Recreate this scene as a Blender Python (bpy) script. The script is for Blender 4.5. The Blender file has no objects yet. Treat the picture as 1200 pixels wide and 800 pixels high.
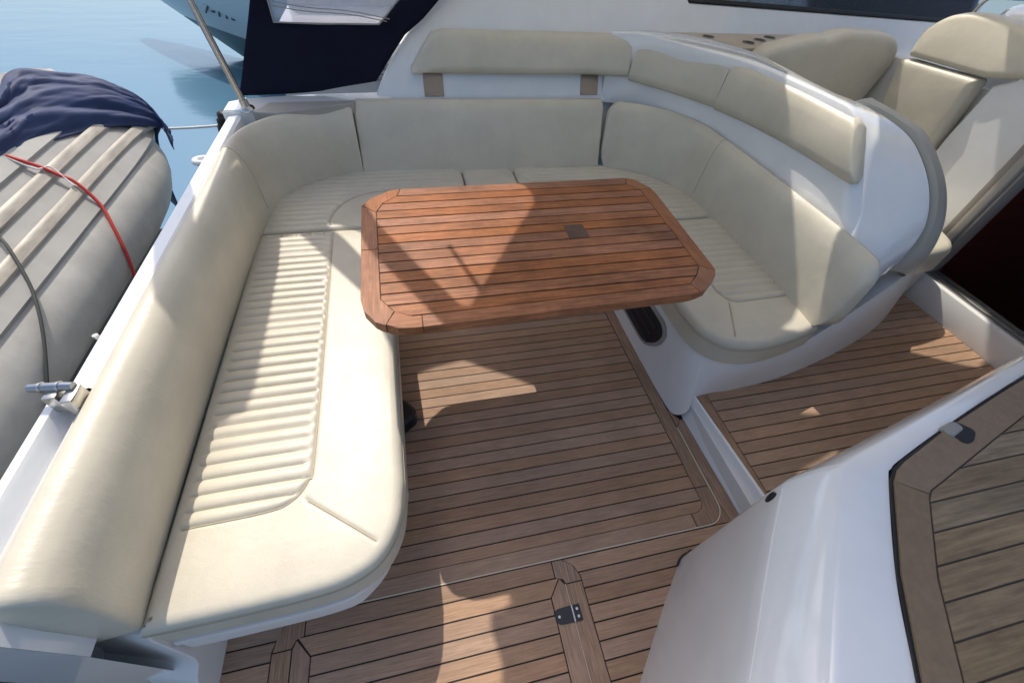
import bpy, bmesh, math, random
import numpy as np
from mathutils import Vector, Matrix
from mathutils.geometry import delaunay_2d_cdt
random.seed(4)
S = bpy.context.scene
C = S.collection

# ------------------------------------------------------------------ camera
cd = bpy.data.cameras.new("camera"); cam = bpy.data.objects.new("camera", cd); C.objects.link(cam)
cd.sensor_fit = 'HORIZONTAL'; cd.sensor_width = 36; cd.lens = 490.8 / 1200 * 36
cd.clip_start = 0.02; cd.clip_end = 3000
r_ = Vector((0.97581, -0.21027, 0.05977)); u_ = Vector((0.11726, 0.73425, 0.66867)); b_ = Vector((-0.18449, -0.64549, 0.74115))
M = Matrix((r_, u_, b_)).transposed().to_4x4(); M.translation = Vector((-0.9433, -1.4941, 1.5718))
cam.matrix_world = M
S.camera = cam
# ------------------------------------------------------------------ light
SUN = Vector((-0.15, 0.70, 1.0)).normalized()
w = bpy.data.worlds.new("World"); S.world = w; w.use_nodes = True
nt = w.node_tree; bg = nt.nodes['Background']; sky = nt.nodes.new('ShaderNodeTexSky')
sky.sky_type = 'NISHITA'; sky.sun_disc = False
sky.sun_elevation = math.asin(SUN.z); sky.sun_rotation = math.atan2(SUN.x, SUN.y)
sky.air_density = 1.0; sky.dust_density = 3.0; sky.ozone_density = 0.4
nt.links.new(sky.outputs[0], bg.inputs[0]); bg.inputs[1].default_value = 0.135
sl = bpy.data.lights.new("sun", 'SUN'); sl.energy = 2.6; sl.angle = math.radians(0.55); sl.color = (1.0, 0.93, 0.82)
so = bpy.data.objects.new("sun", sl); C.objects.link(so); so.rotation_euler = SUN.to_track_quat('Z', 'Y').to_euler()
S.view_settings.view_transform = 'Standard'; S.view_settings.look = 'None'
S.view_settings.exposure = 0.54; S.view_settings.gamma = 1.0
S.render.engine = 'CYCLES'; S.cycles.max_bounces = 8; S.cycles.diffuse_bounces = 5

# ------------------------------------------------------------------ materials
def mat(name, col, rough=.5, metal=0., coat=0., noise=0., nscale=8., stretch=(1,1,1), bump=0., bscale=200., bstretch=(1,1,1), spec=.5, objrand=0., col2=None, alpha=None, trans=0., stain=0., sscale=2.5, bump2=0., b2scale=14.):
    m = bpy.data.materials.new(name); m.use_nodes = True; n = m.node_tree.nodes; L = m.node_tree.links
    b = n['Principled BSDF']; b.inputs['Base Color'].default_value = (*col, 1); b.inputs['Roughness'].default_value = rough
    b.inputs['Metallic'].default_value = metal; b.inputs['Coat Weight'].default_value = coat; b.inputs['Coat Roughness'].default_value = .08
    b.inputs['Specular IOR Level'].default_value = spec; b.inputs['Transmission Weight'].default_value = trans
    tc = n.new('ShaderNodeTexCoord')
    def coords(st, rnd):
        mp = n.new('ShaderNodeMapping'); mp.inputs['Scale'].default_value = st
        L.new(tc.outputs['Object'], mp.inputs['Vector'])
        if rnd:
            oi = n.new('ShaderNodeObjectInfo'); mu = n.new('ShaderNodeMath'); mu.operation = 'MULTIPLY'; mu.inputs[1].default_value = 37.
            L.new(oi.outputs['Random'], mu.inputs[0]); cb = n.new('ShaderNodeCombineXYZ')
            for i in range(3): L.new(mu.outputs[0], cb.inputs[i])
            L.new(cb.outputs[0], mp.inputs['Location'])
        return mp.outputs[0]
    colsock = None
    if noise:
        t = n.new('ShaderNodeTexNoise'); t.inputs['Scale'].default_value = nscale; t.inputs['Detail'].default_value = 6; t.inputs['Roughness'].default_value = .62
        L.new(coords(stretch, objrand > 0), t.inputs['Vector'])
        mr = n.new('ShaderNodeMapRange'); mr.inputs[1].default_value = .3; mr.inputs[2].default_value = .7
        L.new(t.outputs[0], mr.inputs[0])
        mx = n.new('ShaderNodeMix'); mx.data_type = 'RGBA'
        c2 = col2 or tuple(max(0, c * (1 - noise)) for c in col); c1 = tuple(min(1, c * (1 + noise * .6)) for c in col)
        mx.inputs[6].default_value = (*c1, 1); mx.inputs[7].default_value = (*c2, 1)
        L.new(mr.outputs[0], mx.inputs[0]); colsock = mx.outputs[2]
        rr = n.new('ShaderNodeMapRange'); rr.inputs[3].default_value = max(0, rough - .06); rr.inputs[4].default_value = min(1, rough + .08)
        L.new(t.outputs[0], rr.inputs[0]); L.new(rr.outputs[0], b.inputs['Roughness'])
    if objrand:
        oi = n.new('ShaderNodeObjectInfo'); hv = n.new('ShaderNodeHueSaturation')
        mr = n.new('ShaderNodeMapRange'); mr.inputs[3].default_value = 1 - objrand; mr.inputs[4].default_value = 1 + objrand
        L.new(oi.outputs['Random'], mr.inputs[0]); L.new(mr.outputs[0], hv.inputs['Value'])
        wn = n.new('ShaderNodeTexWhiteNoise'); wn.noise_dimensions = '1D'; L.new(oi.outputs['Random'], wn.inputs['W'])
        m3 = n.new('ShaderNodeMapRange'); m3.inputs[3].default_value = 1 - objrand * .9; m3.inputs[4].default_value = 1 + objrand * .6
        L.new(wn.outputs[0], m3.inputs[0]); L.new(m3.outputs[0], hv.inputs['Saturation'])
        if colsock: L.new(colsock, hv.inputs['Color'])
        else: hv.inputs['Color'].default_value = (*col, 1)
        colsock = hv.outputs[0]
    if stain:
        t = n.new('ShaderNodeTexNoise'); t.inputs['Scale'].default_value = sscale; t.inputs['Detail'].default_value = 7; t.inputs['Roughness'].default_value = .7
        L.new(tc.outputs['Object'], t.inputs['Vector'])
        mr = n.new('ShaderNodeMapRange'); mr.inputs[1].default_value = .36; mr.inputs[2].default_value = .66; mr.inputs[3].default_value = 1-stain; mr.inputs[4].default_value = 1+stain*.35
        L.new(t.outputs[0], mr.inputs[0]); mx = n.new('ShaderNodeMix'); mx.data_type = 'RGBA'; mx.blend_type = 'MULTIPLY'; mx.inputs[0].default_value = 1
        cc = n.new('ShaderNodeCombineColor')
        for i in range(3): L.new(mr.outputs[0], cc.inputs[i])
        if colsock: L.new(colsock, mx.inputs[6])
        else: mx.inputs[6].default_value = (*col, 1)
        L.new(cc.outputs[0], mx.inputs[7]); colsock = mx.outputs[2]
    if colsock: L.new(colsock, b.inputs['Base Color'])
    if bump:
        t = n.new('ShaderNodeTexNoise'); t.inputs['Scale'].default_value = bscale; t.inputs['Detail'].default_value = 4
        L.new(coords(bstretch, objrand > 0), t.inputs['Vector'])
        bp = n.new('ShaderNodeBump'); bp.inputs['Strength'].default_value = bump; bp.inputs['Distance'].default_value = .002
        L.new(t.outputs[0], bp.inputs['Height']); L.new(bp.outputs[0], b.inputs['Normal'])
        if bump2:
            t2 = n.new('ShaderNodeTexNoise'); t2.inputs['Scale'].default_value = b2scale; t2.inputs['Detail'].default_value = 3; t2.inputs['Distortion'].default_value = .6
            L.new(tc.outputs['Object'], t2.inputs['Vector'])
            bp2 = n.new('ShaderNodeBump'); bp2.inputs['Strength'].default_value = bump2; bp2.inputs['Distance'].default_value = .006
            L.new(t2.outputs[0], bp2.inputs['Height']); L.new(bp2.outputs[0], bp.inputs['Normal'])
    if alpha is not None:
        b.inputs['Alpha'].default_value = alpha
    return m
TEAK = mat('deck_teak', (.425, .272, .178), .62, noise=.27, nscale=9, stretch=(1.2, 26, 26), bump=.55, bscale=14, bstretch=(1, 45, 45), objrand=.12, spec=.3, stain=.17, sscale=3)
TEAKY = mat('deck_teak_across', (.39, .25, .163), .62, noise=.38, nscale=9, stretch=(26, 1.2, 26), bump=.55, bscale=14, bstretch=(45, 1, 45), objrand=.14, spec=.3, stain=.2, sscale=3)
TTEAK = mat('table_teak', (.37, .138, .056), .42, noise=.5, nscale=8, stretch=(1.2, 24, 24), bump=.3, bscale=14, bstretch=(1, 45, 45), objrand=.11, spec=.22, stain=.38, sscale=5)
TTEAKY = mat('table_teak_across', (.37, .145, .062), .40, noise=.35, nscale=8, stretch=(24, 1.2, 24), bump=.3, bscale=14, bstretch=(45, 1, 45), objrand=.10, spec=.22, stain=.28, sscale=5)
GTEAK = mat('weathered_teak', (.26, .192, .12), .7, noise=.35, nscale=7, stretch=(1.2, 16, 16), bump=.5, bscale=12, bstretch=(1, 40, 40), objrand=.14, spec=.25, stain=.2, sscale=4)
GTEAKF = mat('weathered_teak_border', (.23, .165, .108), .68, noise=.12, nscale=20, stretch=(3, 3, 3), bump=.2, bscale=60, bstretch=(1, 1, 1), objrand=.08, spec=.25)
CAULK = mat('black_caulking', (.012, .009, .008), .7)
DECKD = mat('platform_shadow_tone', (.06, .06, .058), .7)  # shadow in the gap beside the dinghy, put into the platform's colour
INLAY = mat('dark_inlay', (.085, .034, .018), .45, noise=.4, nscale=30)
REFSTEEL = mat('brown_reflection_steel', (.36, .27, .19), .38, metal=1., noise=.15, nscale=30, stretch=(1, 8, 8))  # steel brackets with the teak's brown reflection put into the colour
CAULKB = mat('brown_joint_filler', (.045, .036, .03), .7)
TRIM = mat('pale_teak_edge', (.62, .52, .40), .6)
VINYL = mat('cream_vinyl', (.615, .57, .465), .40, noise=.07, nscale=5, bump=.2, bscale=260, spec=.45, stain=.09, sscale=3, bump2=.22, b2scale=16)
VINYLW = mat('creased_cream_vinyl', (.615, .57, .465), .40, noise=.07, nscale=5, bump=.3, bscale=24, bstretch=(2, 5, 2), spec=.45, stain=.09, sscale=3, bump2=.25, b2scale=14)
PIPE = mat('cream_piping', (.46, .41, .31), .5)
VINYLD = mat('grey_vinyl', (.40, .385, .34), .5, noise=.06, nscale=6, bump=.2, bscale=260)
GEL = mat('white_gelcoat', (.79, .80, .81), .11, coat=.6, noise=.03, nscale=3, stain=.05, sscale=4, bump=.04, bscale=6)
GELM = mat('matt_white_moulding', (.74, .735, .72), .42, noise=.05, nscale=6)
STEEL = mat('stainless_steel', (.60, .58, .55), .24, metal=1., noise=.05, nscale=10)
ALU = mat('brushed_aluminium', (.42, .42, .42), .35, metal=1., noise=.1, nscale=40, stretch=(1, 20, 20))
BLACK = mat('black_rubber', (.012, .012, .013), .5)
DARK = mat('dark_grille', (.02, .022, .03), .35)
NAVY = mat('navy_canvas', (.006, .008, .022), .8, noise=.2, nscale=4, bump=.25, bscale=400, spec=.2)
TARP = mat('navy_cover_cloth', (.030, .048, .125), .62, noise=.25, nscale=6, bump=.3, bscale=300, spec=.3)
HYP = mat('light_grey_hypalon', (.46, .455, .425), .5, noise=.08, nscale=6, bump=.15, bscale=120, stain=.18, sscale=4)
STRAKE = mat('weathered_strake', (.41, .375, .32), .5, noise=.4, nscale=5, stretch=(6, 1, 6), coat=.2)
HULLP = mat('grey_hull_panel', (.32, .315, .30), .45, noise=.15, nscale=5)
RED = mat('red_webbing', (.55, .035, .03), .6, noise=.15, nscale=60)
ROPE = mat('white_rope', (.7, .7, .68), .8, noise=.2, nscale=90)
CORD = mat('dark_cord', (.05, .055, .05), .7)
TEAL = mat('teal_antifouling', (.012, .075, .085), .35)
HULLN = mat('pale_grey_hull', (.42, .50, .52), .25, coat=.3)
INK = mat('dark_lettering', (.02, .03, .04), .5)
MAHOG = mat('cabin_mahogany', (.07, .012, .008), .35, noise=.4, nscale=4, stretch=(1, 12, 12))
BLUEP = mat('blue_steel', (.36, .39, .43), .22, metal=.9)
PLATE = mat('stone_tray', (.50, .41, .31), .35, noise=.1, nscale=10)
SHADEP = mat('grey_moulding', (.36, .345, .32), .5, noise=.08, nscale=8)
JAMB = mat('grey_door_frame', (.30, .285, .265), .35, noise=.08, nscale=8)

def water_mat():
    m = bpy.data.materials.new('sea_water'); m.use_nodes = True; n = m.node_tree.nodes; L = m.node_tree.links; b = n['Principled BSDF']
    b.inputs['Base Color'].default_value = (.085, .19, .28, 1); b.inputs['Roughness'].default_value = .12; b.inputs['IOR'].default_value = 1.33
    tc = n.new('ShaderNodeTexCoord'); mp = n.new('ShaderNodeMapping'); mp.inputs['Scale'].default_value = (1, 2.2, 1); L.new(tc.outputs['Object'], mp.inputs[0])
    t = n.new('ShaderNodeTexNoise'); t.inputs['Scale'].default_value = 1.1; t.inputs['Detail'].default_value = 3; L.new(mp.outputs[0], t.inputs[0])
    bp = n.new('ShaderNodeBump'); bp.inputs['Strength'].default_value = .25; bp.inputs['Distance'].default_value = .03; L.new(t.outputs[0], bp.inputs['Height']); L.new(bp.outputs[0], b.inputs['Normal'])
    g = n.new('ShaderNodeBsdfGlossy'); g.inputs[0].default_value = (.24, .38, .48, 1); g.inputs['Roughness'].default_value = .14; L.new(bp.outputs[0], g.inputs['Normal'])
    mx = n.new('ShaderNodeMixShader'); mx.inputs[0].default_value = .33; L.new(b.outputs[0], mx.inputs[1]); L.new(g.outputs[0], mx.inputs[2]); L.new(mx.outputs[0], n['Material Output'].inputs[0])
    return m
WATER = water_mat()
def glass_mat(name, tint, tr=.8):
    m = bpy.data.materials.new(name); m.use_nodes = True; n = m.node_tree.nodes; L = m.node_tree.links
    n.remove(n['Principled BSDF']); o = n['Material Output']
    a = n.new('ShaderNodeBsdfTransparent'); a.inputs[0].default_value = (*tint, 1)
    g = n.new('ShaderNodeBsdfGlossy'); g.inputs['Roughness'].default_value = .03
    f = n.new('ShaderNodeFresnel'); f.inputs[0].default_value = 1.45
    d = n.new('ShaderNodeBsdfDiffuse'); d.inputs[0].default_value = (.62, .62, .68, 1)
    m1 = n.new('ShaderNodeMixShader'); m1.inputs[0].default_value = 1 - tr; L.new(a.outputs[0], m1.inputs[1]); L.new(d.outputs[0], m1.inputs[2])
    m2 = n.new('ShaderNodeMixShader'); L.new(f.outputs[0], m2.inputs[0]); L.new(m1.outputs[0], m2.inputs[1]); L.new(g.outputs[0], m2.inputs[2])
    L.new(m2.outputs[0], o.inputs[0]); return m
VFILM = glass_mat('clear_vinyl_film', (.95, .95, 1.0), .72)
TINT = glass_mat('tinted_glass', (.40, .44, .48), .96)
def blocker_mat():
    m = bpy.data.materials.new('sun_blocker_canvas'); m.use_nodes = True; n = m.node_tree.nodes; L = m.node_tree.links; o = n['Material Output']
    b = n['Principled BSDF']; b.inputs['Base Color'].default_value = (.8, .8, .78, 1); b.inputs['Roughness'].default_value = .8
    t = n.new('ShaderNodeBsdfTranslucent'); t.inputs[0].default_value = (.88, .84, .75, 1)
    mx = n.new('ShaderNodeMixShader'); mx.inputs[0].default_value = .50
    L.new(b.outputs[0], mx.inputs[1]); L.new(t.outputs[0], mx.inputs[2]); L.new(mx.outputs[0], o.inputs[0]); return m
BLOCKER = blocker_mat()  # cloth of the added sun blocker, translucent to lighten the shade below

# ------------------------------------------------------------------ helpers
def link(name, me, m=None, parent=None, smooth=None):
    o = bpy.data.objects.new(name, me); C.objects.link(o)
    if m: me.materials.append(m)
    if smooth is not None:
        me.shade_smooth(); me.set_sharp_from_angle(angle=math.radians(smooth))
    if parent: o.parent = parent
    return o
def meshd(name, vs, fs):
    me = bpy.data.meshes.new(name); me.from_pydata([tuple(map(float, v)) for v in vs], [], fs); me.validate(); me.update(); return me
def fixn(me):
    bm = bmesh.new(); bm.from_mesh(me); bmesh.ops.recalc_face_normals(bm, faces=bm.faces); bm.to_mesh(me); bm.free(); return me
def tag(o, label, cat, group=None, kind=None):
    o['label'] = label; o['category'] = cat
    if group: o['group'] = group
    if kind: o['kind'] = kind
    return o
def empty(name, label, cat, group=None, kind=None):
    o = bpy.data.objects.new(name, None); C.objects.link(o); o.empty_display_size = .05
    return tag(o, label, cat, group, kind)
def area(p): return sum(p[i-1][0]*p[i][1]-p[i][0]*p[i-1][1] for i in range(len(p)))/2
def ccw(p): return list(p) if area(p) > 0 else list(p)[::-1]
def inset(p, d):
    n = len(p); out = []
    for i in range(n):
        a, b, c = np.array(p[i-1], float), np.array(p[i], float), np.array(p[(i+1) % n], float)
        e1 = (b-a)/(np.linalg.norm(b-a)+1e-12); e2 = (c-b)/(np.linalg.norm(c-b)+1e-12)
        n1 = np.array([-e1[1], e1[0]]); n2 = np.array([-e2[1], e2[0]]); k = n1+n2; k /= (np.linalg.norm(k)+1e-12)
        out.append(tuple(b + k*d/max(.35, float(k@n1))))
    return out
def prism(name, poly, z0, z1, m, parent=None, ch=0., smooth=None, xf=None):
    p = ccw(poly); n = len(p); vs = [(x, y, z0) for x, y in p]; fs = [tuple(range(n))[::-1]]
    rings = [(p, z1-ch)] if ch else []
    q = inset(p, ch) if ch else p
    rings.append((q, z1)); 
    for k, (rp, z) in enumerate(rings):
        b = len(vs); vs += [(x, y, z) for x, y in rp]
        for i in range(n):
            j = (i+1) % n; fs.append((b-n+i, b-n+j, b+j, b+i))
    fs.append(tuple(range(len(vs)-n, len(vs))))
    if xf: vs = [xf(*v) for v in vs]
    me = meshd(name, vs, fs)
    if xf: fixn(me)
    return link(name, me, m, parent, smooth)
def clip(poly, axis, lo, hi):
    def half(p, s, v):
        out = []
        for i in range(len(p)):
            a, b = p[i-1], p[i]; da, db = s*(a[axis]-v), s*(b[axis]-v)
            if da >= 0 and db < 0 or da < 0 and db >= 0:
                t = da/(da-db); out.append((a[0]+t*(b[0]-a[0]), a[1]+t*(b[1]-a[1])))
            if db >= 0: out.append(b)
        return out
    p = half(list(poly), 1, lo); return half(p, -1, hi) if p else p
def clean(p, e=1e-4):
    q = [v for i, v in enumerate(p) if math.dist(v, p[i-1]) > e]
    return q
def planks(poly, axis, start, pitch, count, z, m, parent, gap=.0042, th=.008, ch=.0007, lo=None, name='plank'):
    for i in range(count):
        a = start + i*pitch; lo_, hi_ = min(a, a+pitch)+gap/2, max(a, a+pitch)-gap/2
        p = clean(clip(poly, axis, lo_, hi_))
        if len(p) < 3 or abs(area(p)) < 1e-4: continue
        prism(name, p, z-th, z + random.uniform(-.0004, .0004), m, parent, ch)
def arc(cx, cy, r, a0, a1, n=8): return [(cx+r*math.cos(math.radians(a0+(a1-a0)*i/n)), cy+r*math.sin(math.radians(a0+(a1-a0)*i/n))) for i in range(n+1)]
def roundpoly(p, r, n=5):
    out = []; N = len(p)
    for i in range(N):
        rr = r[i] if isinstance(r, (list, tuple)) else r
        a, b, c = np.array(p[i-1], float), np.array(p[i], float), np.array(p[(i+1) % N], float)
        if rr <= 0: out.append(tuple(b)); continue
        ra = min(rr, .49*np.linalg.norm(a-b), .49*np.linalg.norm(c-b)); s = b+(a-b)/np.linalg.norm(a-b)*ra; e = b+(c-b)/np.linalg.norm(c-b)*ra
        for k in range(n+1):
            t = k/n; out.append(tuple((1-t)**2*s+2*t*(1-t)*b+t*t*e))
    return out
def resample(p, d, closed=True):
    p = [np.array(v, float) for v in p]; out = []
    segs = list(zip(p, p[1:]+p[:1])) if closed else list(zip(p, p[1:]))
    for a, b in segs:
        k = max(1, int(math.ceil(np.linalg.norm(b-a)/d)))
        for i in range(k): out.append(a+(b-a)*i/k)
    if not closed: out.append(p[-1])
    return out
def spline(p, per=8):
    p = [np.array(v, float) for v in p]; q = [2*p[0]-p[1]]+p+[2*p[-1]-p[-2]]; out = []
    for i in range(1, len(q)-2):
        a, b, c, d = q[i-1], q[i], q[i+1], q[i+2]
        for k in range(per):
            t = k/per; out.append(.5*((2*b)+(c-a)*t+(2*a-5*b+4*c-d)*t*t+(3*b-a-3*c+d)*t**3))
    out.append(p[-1]); return out
def dist_poly(P, line):
    line = np.array(line, float); best = np.full(len(P), 1e9)
    for a, b in zip(line[:-1], line[1:]):
        ab = b-a; t = np.clip(((P-a)@ab)/(ab@ab+1e-12), 0, 1); best = np.minimum(best, np.linalg.norm(P-(a+t[:, None]*ab), axis=1))
    return best
def inside(P, poly):
    poly = np.array(poly, float); r = np.zeros(len(P), bool); x, y = P[:, 0], P[:, 1]; n = len(poly)
    for i in range(n):
        a, b = poly[i-1], poly[i]; c = ((a[1] > y) != (b[1] > y)); 
        with np.errstate(divide='ignore', invalid='ignore'): xi = (b[0]-a[0])*(y-a[1])/(b[1]-a[1]+1e-15)+a[0]
        r ^= c & (x < xi)
    return r
def cushion(name, outline, z0, z1, r, m, parent=None, seams=(), ribs=None, dx=.022, dy=.022, crown=.006, xf=None, pil=0.05):
    """padded slab: outline (xy), side wall, rounded rim, domed top with sewn grooves"""
    o = [tuple(v) for v in resample(ccw(outline), .02)]; n = len(o); vs = []; fs = []
    K = 5; rings = [(o, z0+.01), (o, z1-r)]
    low = inset(o, .012); rings.insert(0, (low, z0))
    for k in range(1, K+1):
        a = math.pi/2*k/K; rings.append((inset(o, r*(1-math.cos(a))), z1-r+r*math.sin(a)))
    for q, z in rings: vs += [(x, y, z) for x, y in q]
    for k in range(len(rings)-1):
        for i in range(n):
            j = (i+1) % n; fs.append((k*n+i, k*n+j, (k+1)*n+j, (k+1)*n+i))
    fs.append(tuple(range(n))[::-1])
    inner = np.array(rings[-1][0]); lo, hi = inner.min(0), inner.max(0)
    gx = np.arange(lo[0], hi[0], dx); gy = np.arange(lo[1], hi[1], dy); G = np.array([(a, b) for a in gx for b in gy])
    loop = np.vstack([inner, inner[:1]])
    G = G[inside(G, inner)]; G = G[dist_poly(G, loop) > .45*min(dx, dy)+.001]
    cons = []; E = np.zeros((0, 2))
    for s in seams:
        s = np.array([v for v in resample(s, .012, False)]); t = np.gradient(s, axis=0); t /= np.linalg.norm(t, axis=1)[:, None]+1e-12; nn = np.stack([-t[:, 1], t[:, 0]], 1)
        G = G[dist_poly(G, s) > .0175]
        for d in (-.0135, -.008, -.004, 0, .004, .008, .0135):
            q = s+nn*d; ok = inside(q, inner) & (dist_poly(q, loop) > .004)
            if len(E): ok &= np.array([np.min(np.linalg.norm(E-a, axis=1)) > .0032 for a in q])
            idx = []
            b0 = len(inner)+len(E)
            keep_ = np.where(ok)[0]; E = np.vstack([E, q[keep_]]); num = {k: b0+i for i, k in enumerate(keep_)}
            cons += [(num[k], num[k+1]) for k in keep_ if k+1 in num]
    P = np.vstack([inner, E, G])
    v2, e2, f2, ov, oe, of = delaunay_2d_cdt([Vector(map(float, q)) for q in P], cons, [list(range(len(inner)))], 1, 1e-5)
    V = np.array([(v.x, v.y) for v in v2]); D = dist_poly(V, loop)
    Z = crown*(1-np.exp(-D/pil))
    for s in seams: Z -= .005*np.exp(-(dist_poly(V, np.array([v for v in s], float))/.0035)**2)
    if ribs:
        mask = inside(V, ribs['poly']); db = dist_poly(V, np.vstack([ribs['poly'], ribs['poly'][:1]]))
        f = ((V[:, 1]-ribs['y0'])/ribs['pitch']) % 1.0; dd = np.minimum(f, 1-f)*ribs['pitch']
        prof = .0062*(1-(2*f-1)**2) - .0045*np.exp(-(dd/.0035)**2)
        Z += np.where(mask, prof*np.clip(db/.013, 0, 1), 0)
    base = len(vs); mp = {}
    for i, (x, y) in enumerate(V):
        src = [k for k in ov[i] if k < n]
        if src: mp[i] = (len(rings)-1)*n+src[0]
        else: mp[i] = len(vs); vs.append((x, y, z1+Z[i]))
    for f in f2: fs.append(tuple(mp[i] for i in f))
    if xf: vs = [xf(*v) for v in vs]
    me = meshd(name, vs, fs); fixn(me)
    ob = link(name, me, m, parent, 50)
    if seams:
        so_l = inset(o, -.0006)
        for zz0 in (z1-r-.004, z1-r-.013): tube('piping', [(x, y, zz0) for x, y in so_l+so_l[:1]], .0016, PIPE, ob, 5)
    for s in seams:
        q = [v for v in np.array([np.array(a, float) for a in s]) ]
        qq = np.array(q); ok = inside(qq, inner); qq = qq[ok]
        if len(qq) > 1:
            zz_ = z1+crown*(1-np.exp(-dist_poly(qq, loop)/pil))-.0022
            tube('piping', [(a[0], a[1], z) for a, z in zip(qq, zz_)], .0021, PIPE, ob, 6)
    return ob
def sweep(name, path, prof, m, parent=None, side=1, cap=.05, smooth=48, profs=None, closed_prof=True, zs=None, capmin=.55, ends='both'):
    """sweep a section (n outward, z) along a plan path; ends swell in over `cap` metres"""
    path = [np.array(p, float) for p in path]; N = len(path); s = [0]
    for i in range(1, N): s.append(s[-1]+np.linalg.norm(path[i]-path[i-1]))
    vs, fs = [], []; K = len(prof)
    for i in range(N):
        t = path[min(i+1, N-1)]-path[max(i-1, 0)]; t /= np.linalg.norm(t); nn = np.array([t[1], -t[0]])*side
        P = np.array(profs[i] if profs else prof, float); c = P.mean(0); d = min(s[i], s[-1]-s[i]) if ends == 'both' else s[-1]-s[i]
        if cap and d < cap: k = capmin+(1-capmin)*math.sqrt(max(0, 1-(1-d/cap)**2)); P = c+(P-c)*k
        for a, b in P: vs.append((path[i][0]+nn[0]*a, path[i][1]+nn[1]*a, b))
    for i in range(N-1):
        for j in range(K if closed_prof else K-1): fs.append((i*K+j, i*K+(j+1) % K, (i+1)*K+(j+1) % K, (i+1)*K+j))
    if closed_prof: fs += [tuple(range(K)), tuple(range((N-1)*K, N*K))]
    me = fixn(meshd(name, vs, fs)); return link(name, me, m, parent, smooth)
def densend(path, cap=.05, k=5):
    """add points near both ends so that rounded ends are smooth"""
    p = [np.array(v, float) for v in path]
    def grow(a, b): 
        d = (b-a)/np.linalg.norm(b-a); return [a+d*cap*(1-math.cos(math.pi/2*i/k)) for i in range(k+1)]
    a, b = p[0], p[-1]; mid = [q for q in p[1:-1] if np.linalg.norm(q-a) > cap*1.15 and np.linalg.norm(q-b) > cap*1.15]
    return grow(a, mid[0])+mid+grow(b, mid[-1])[::-1]
def loft(name, rows, m, parent=None, smooth=40, closed=False):
    K = len(rows[0]); vs = [v for r in rows for v in r]; fs = []
    for i in range(len(rows)-1):
        for j in range(K if closed else K-1): fs.append((i*K+j, i*K+(j+1) % K, (i+1)*K+(j+1) % K, (i+1)*K+j))
    return link(name, meshd(name, vs, fs), m, parent, smooth)
def tube(name, pts, r, m, parent=None, seg=10, smooth=50):
    pts = [Vector(p) for p in pts]; vs, fs = [], []; N = len(pts); up = None
    for i, p in enumerate(pts):
        t = (pts[min(i+1, N-1)]-pts[max(i-1, 0)]).normalized()
        if up is None: up = t.orthogonal().normalized()
        up = (up-t*up.dot(t)).normalized(); b = t.cross(up); rr = r[i] if isinstance(r, (list, tuple)) else r
        for k in range(seg):
            a = 2*math.pi*k/seg; vs.append(p+(up*math.cos(a)+b*math.sin(a))*rr)
    for i in range(N-1):
        for k in range(seg): fs.append((i*seg+k, i*seg+(k+1) % seg, (i+1)*seg+(k+1) % seg, (i+1)*seg+k))
    fs += [tuple(range(seg))[::-1], tuple(range((N-1)*seg, N*seg))]
    return link(name, meshd(name, vs, fs), m, parent, smooth)
def box(name, a, b, m, parent=None, bev=.004):
    x0, y0, z0 = a; x1, y1, z1 = b; bm = bmesh.new(); bmesh.ops.create_cube(bm, size=1)
    for v in bm.verts: v.co = Vector(((x0+x1)/2+v.co.x*(x1-x0), (y0+y1)/2+v.co.y*(y1-y0), (z0+z1)/2+v.co.z*(z1-z0)))
    if bev: bmesh.ops.bevel(bm, geom=bm.edges[:], offset=bev, segments=2, affect='EDGES', profile=.5)
    me = bpy.data.meshes.new(name); bm.to_mesh(me); bm.free(); return link(name, me, m, parent, 40)

# ------------------------------------------------------------------ water
wv = [(-900, -900, -.7), (900, -900, -.7), (900, 900, -.7), (-900, 900, -.7)]
tag(link('water', meshd('water', wv, [(0, 1, 2, 3)]), WATER), 'calm pale blue harbour water beyond the boat', 'water', kind='structure')

# ------------------------------------------------------------------ lower cockpit floor (planks 50 mm apart)
fl = empty('floor', 'lower teak cockpit floor of brown planks with black caulking', 'floor', kind='structure')
prism('caulking', [(-1.75, .6), (.118, .6), (.118, -1.2), (-.1, -1.3), (-.5, -1.9), (-1.75, -1.9)], -.02, -.0025, CAULK, fl)
inner = [(-1.16, .35), (-.0018, .35), (-.0018, -1.045)] + arc(-.047, -1.045, .045, 0, -90, 6)[1:] + [(-1.33, -1.09), (-1.33, -.9), (-1.16, -.8)]
planks(inner, 1, .35, -.05, 29, 0, TEAK, fl)
prism('border_plank', [(.0018, .35), (.056, .35), (.056, -1.0), (.0018, -1.0)], -.008, 0, TEAKY, fl, .0007)
prism('corner_plank', [(.0018, -1.0036), (.056, -1.0036), (.056, -1.07)] + arc(-.012, -1.07, .068, 0, -90, 8)[1:] + [(-.063, -1.138), (-.063, -1.0918), (-.047, -1.0918)] + arc(-.047, -1.045, .0468, -90, 0, 6)[1:], -.008, 0, TEAKY, fl, .0007)
prism('border_plank', [(-.0666, -1.0918), (-.0666, -1.1385), (-1.44, -1.1385), (-1.44, -1.0918)], -.008, .0002, TEAK, fl, .0007)
tr = [(.0575, -.735), (.0575, -1.07)] + arc(-.012, -1.07, .0695, 0, -90, 10)[1:] + [(-1.3, -1.1395)]
tri = [(.0625, -.735), (.0625, -1.07)] + arc(-.012, -1.07, .0745, 0, -90, 10)[1:] + [(-1.3, -1.1435)]
prism('hatch_trim', tr + tri[::-1], -.008, .0012, TRIM, fl)
prism('border_plank', [(.065, -.735), (.092, -.700), (.108, -.705), (.1175, -1.143), (.074, -1.143), (.0645, -1.075)], -.008, 0, TEAKY, fl, .0007)
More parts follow.
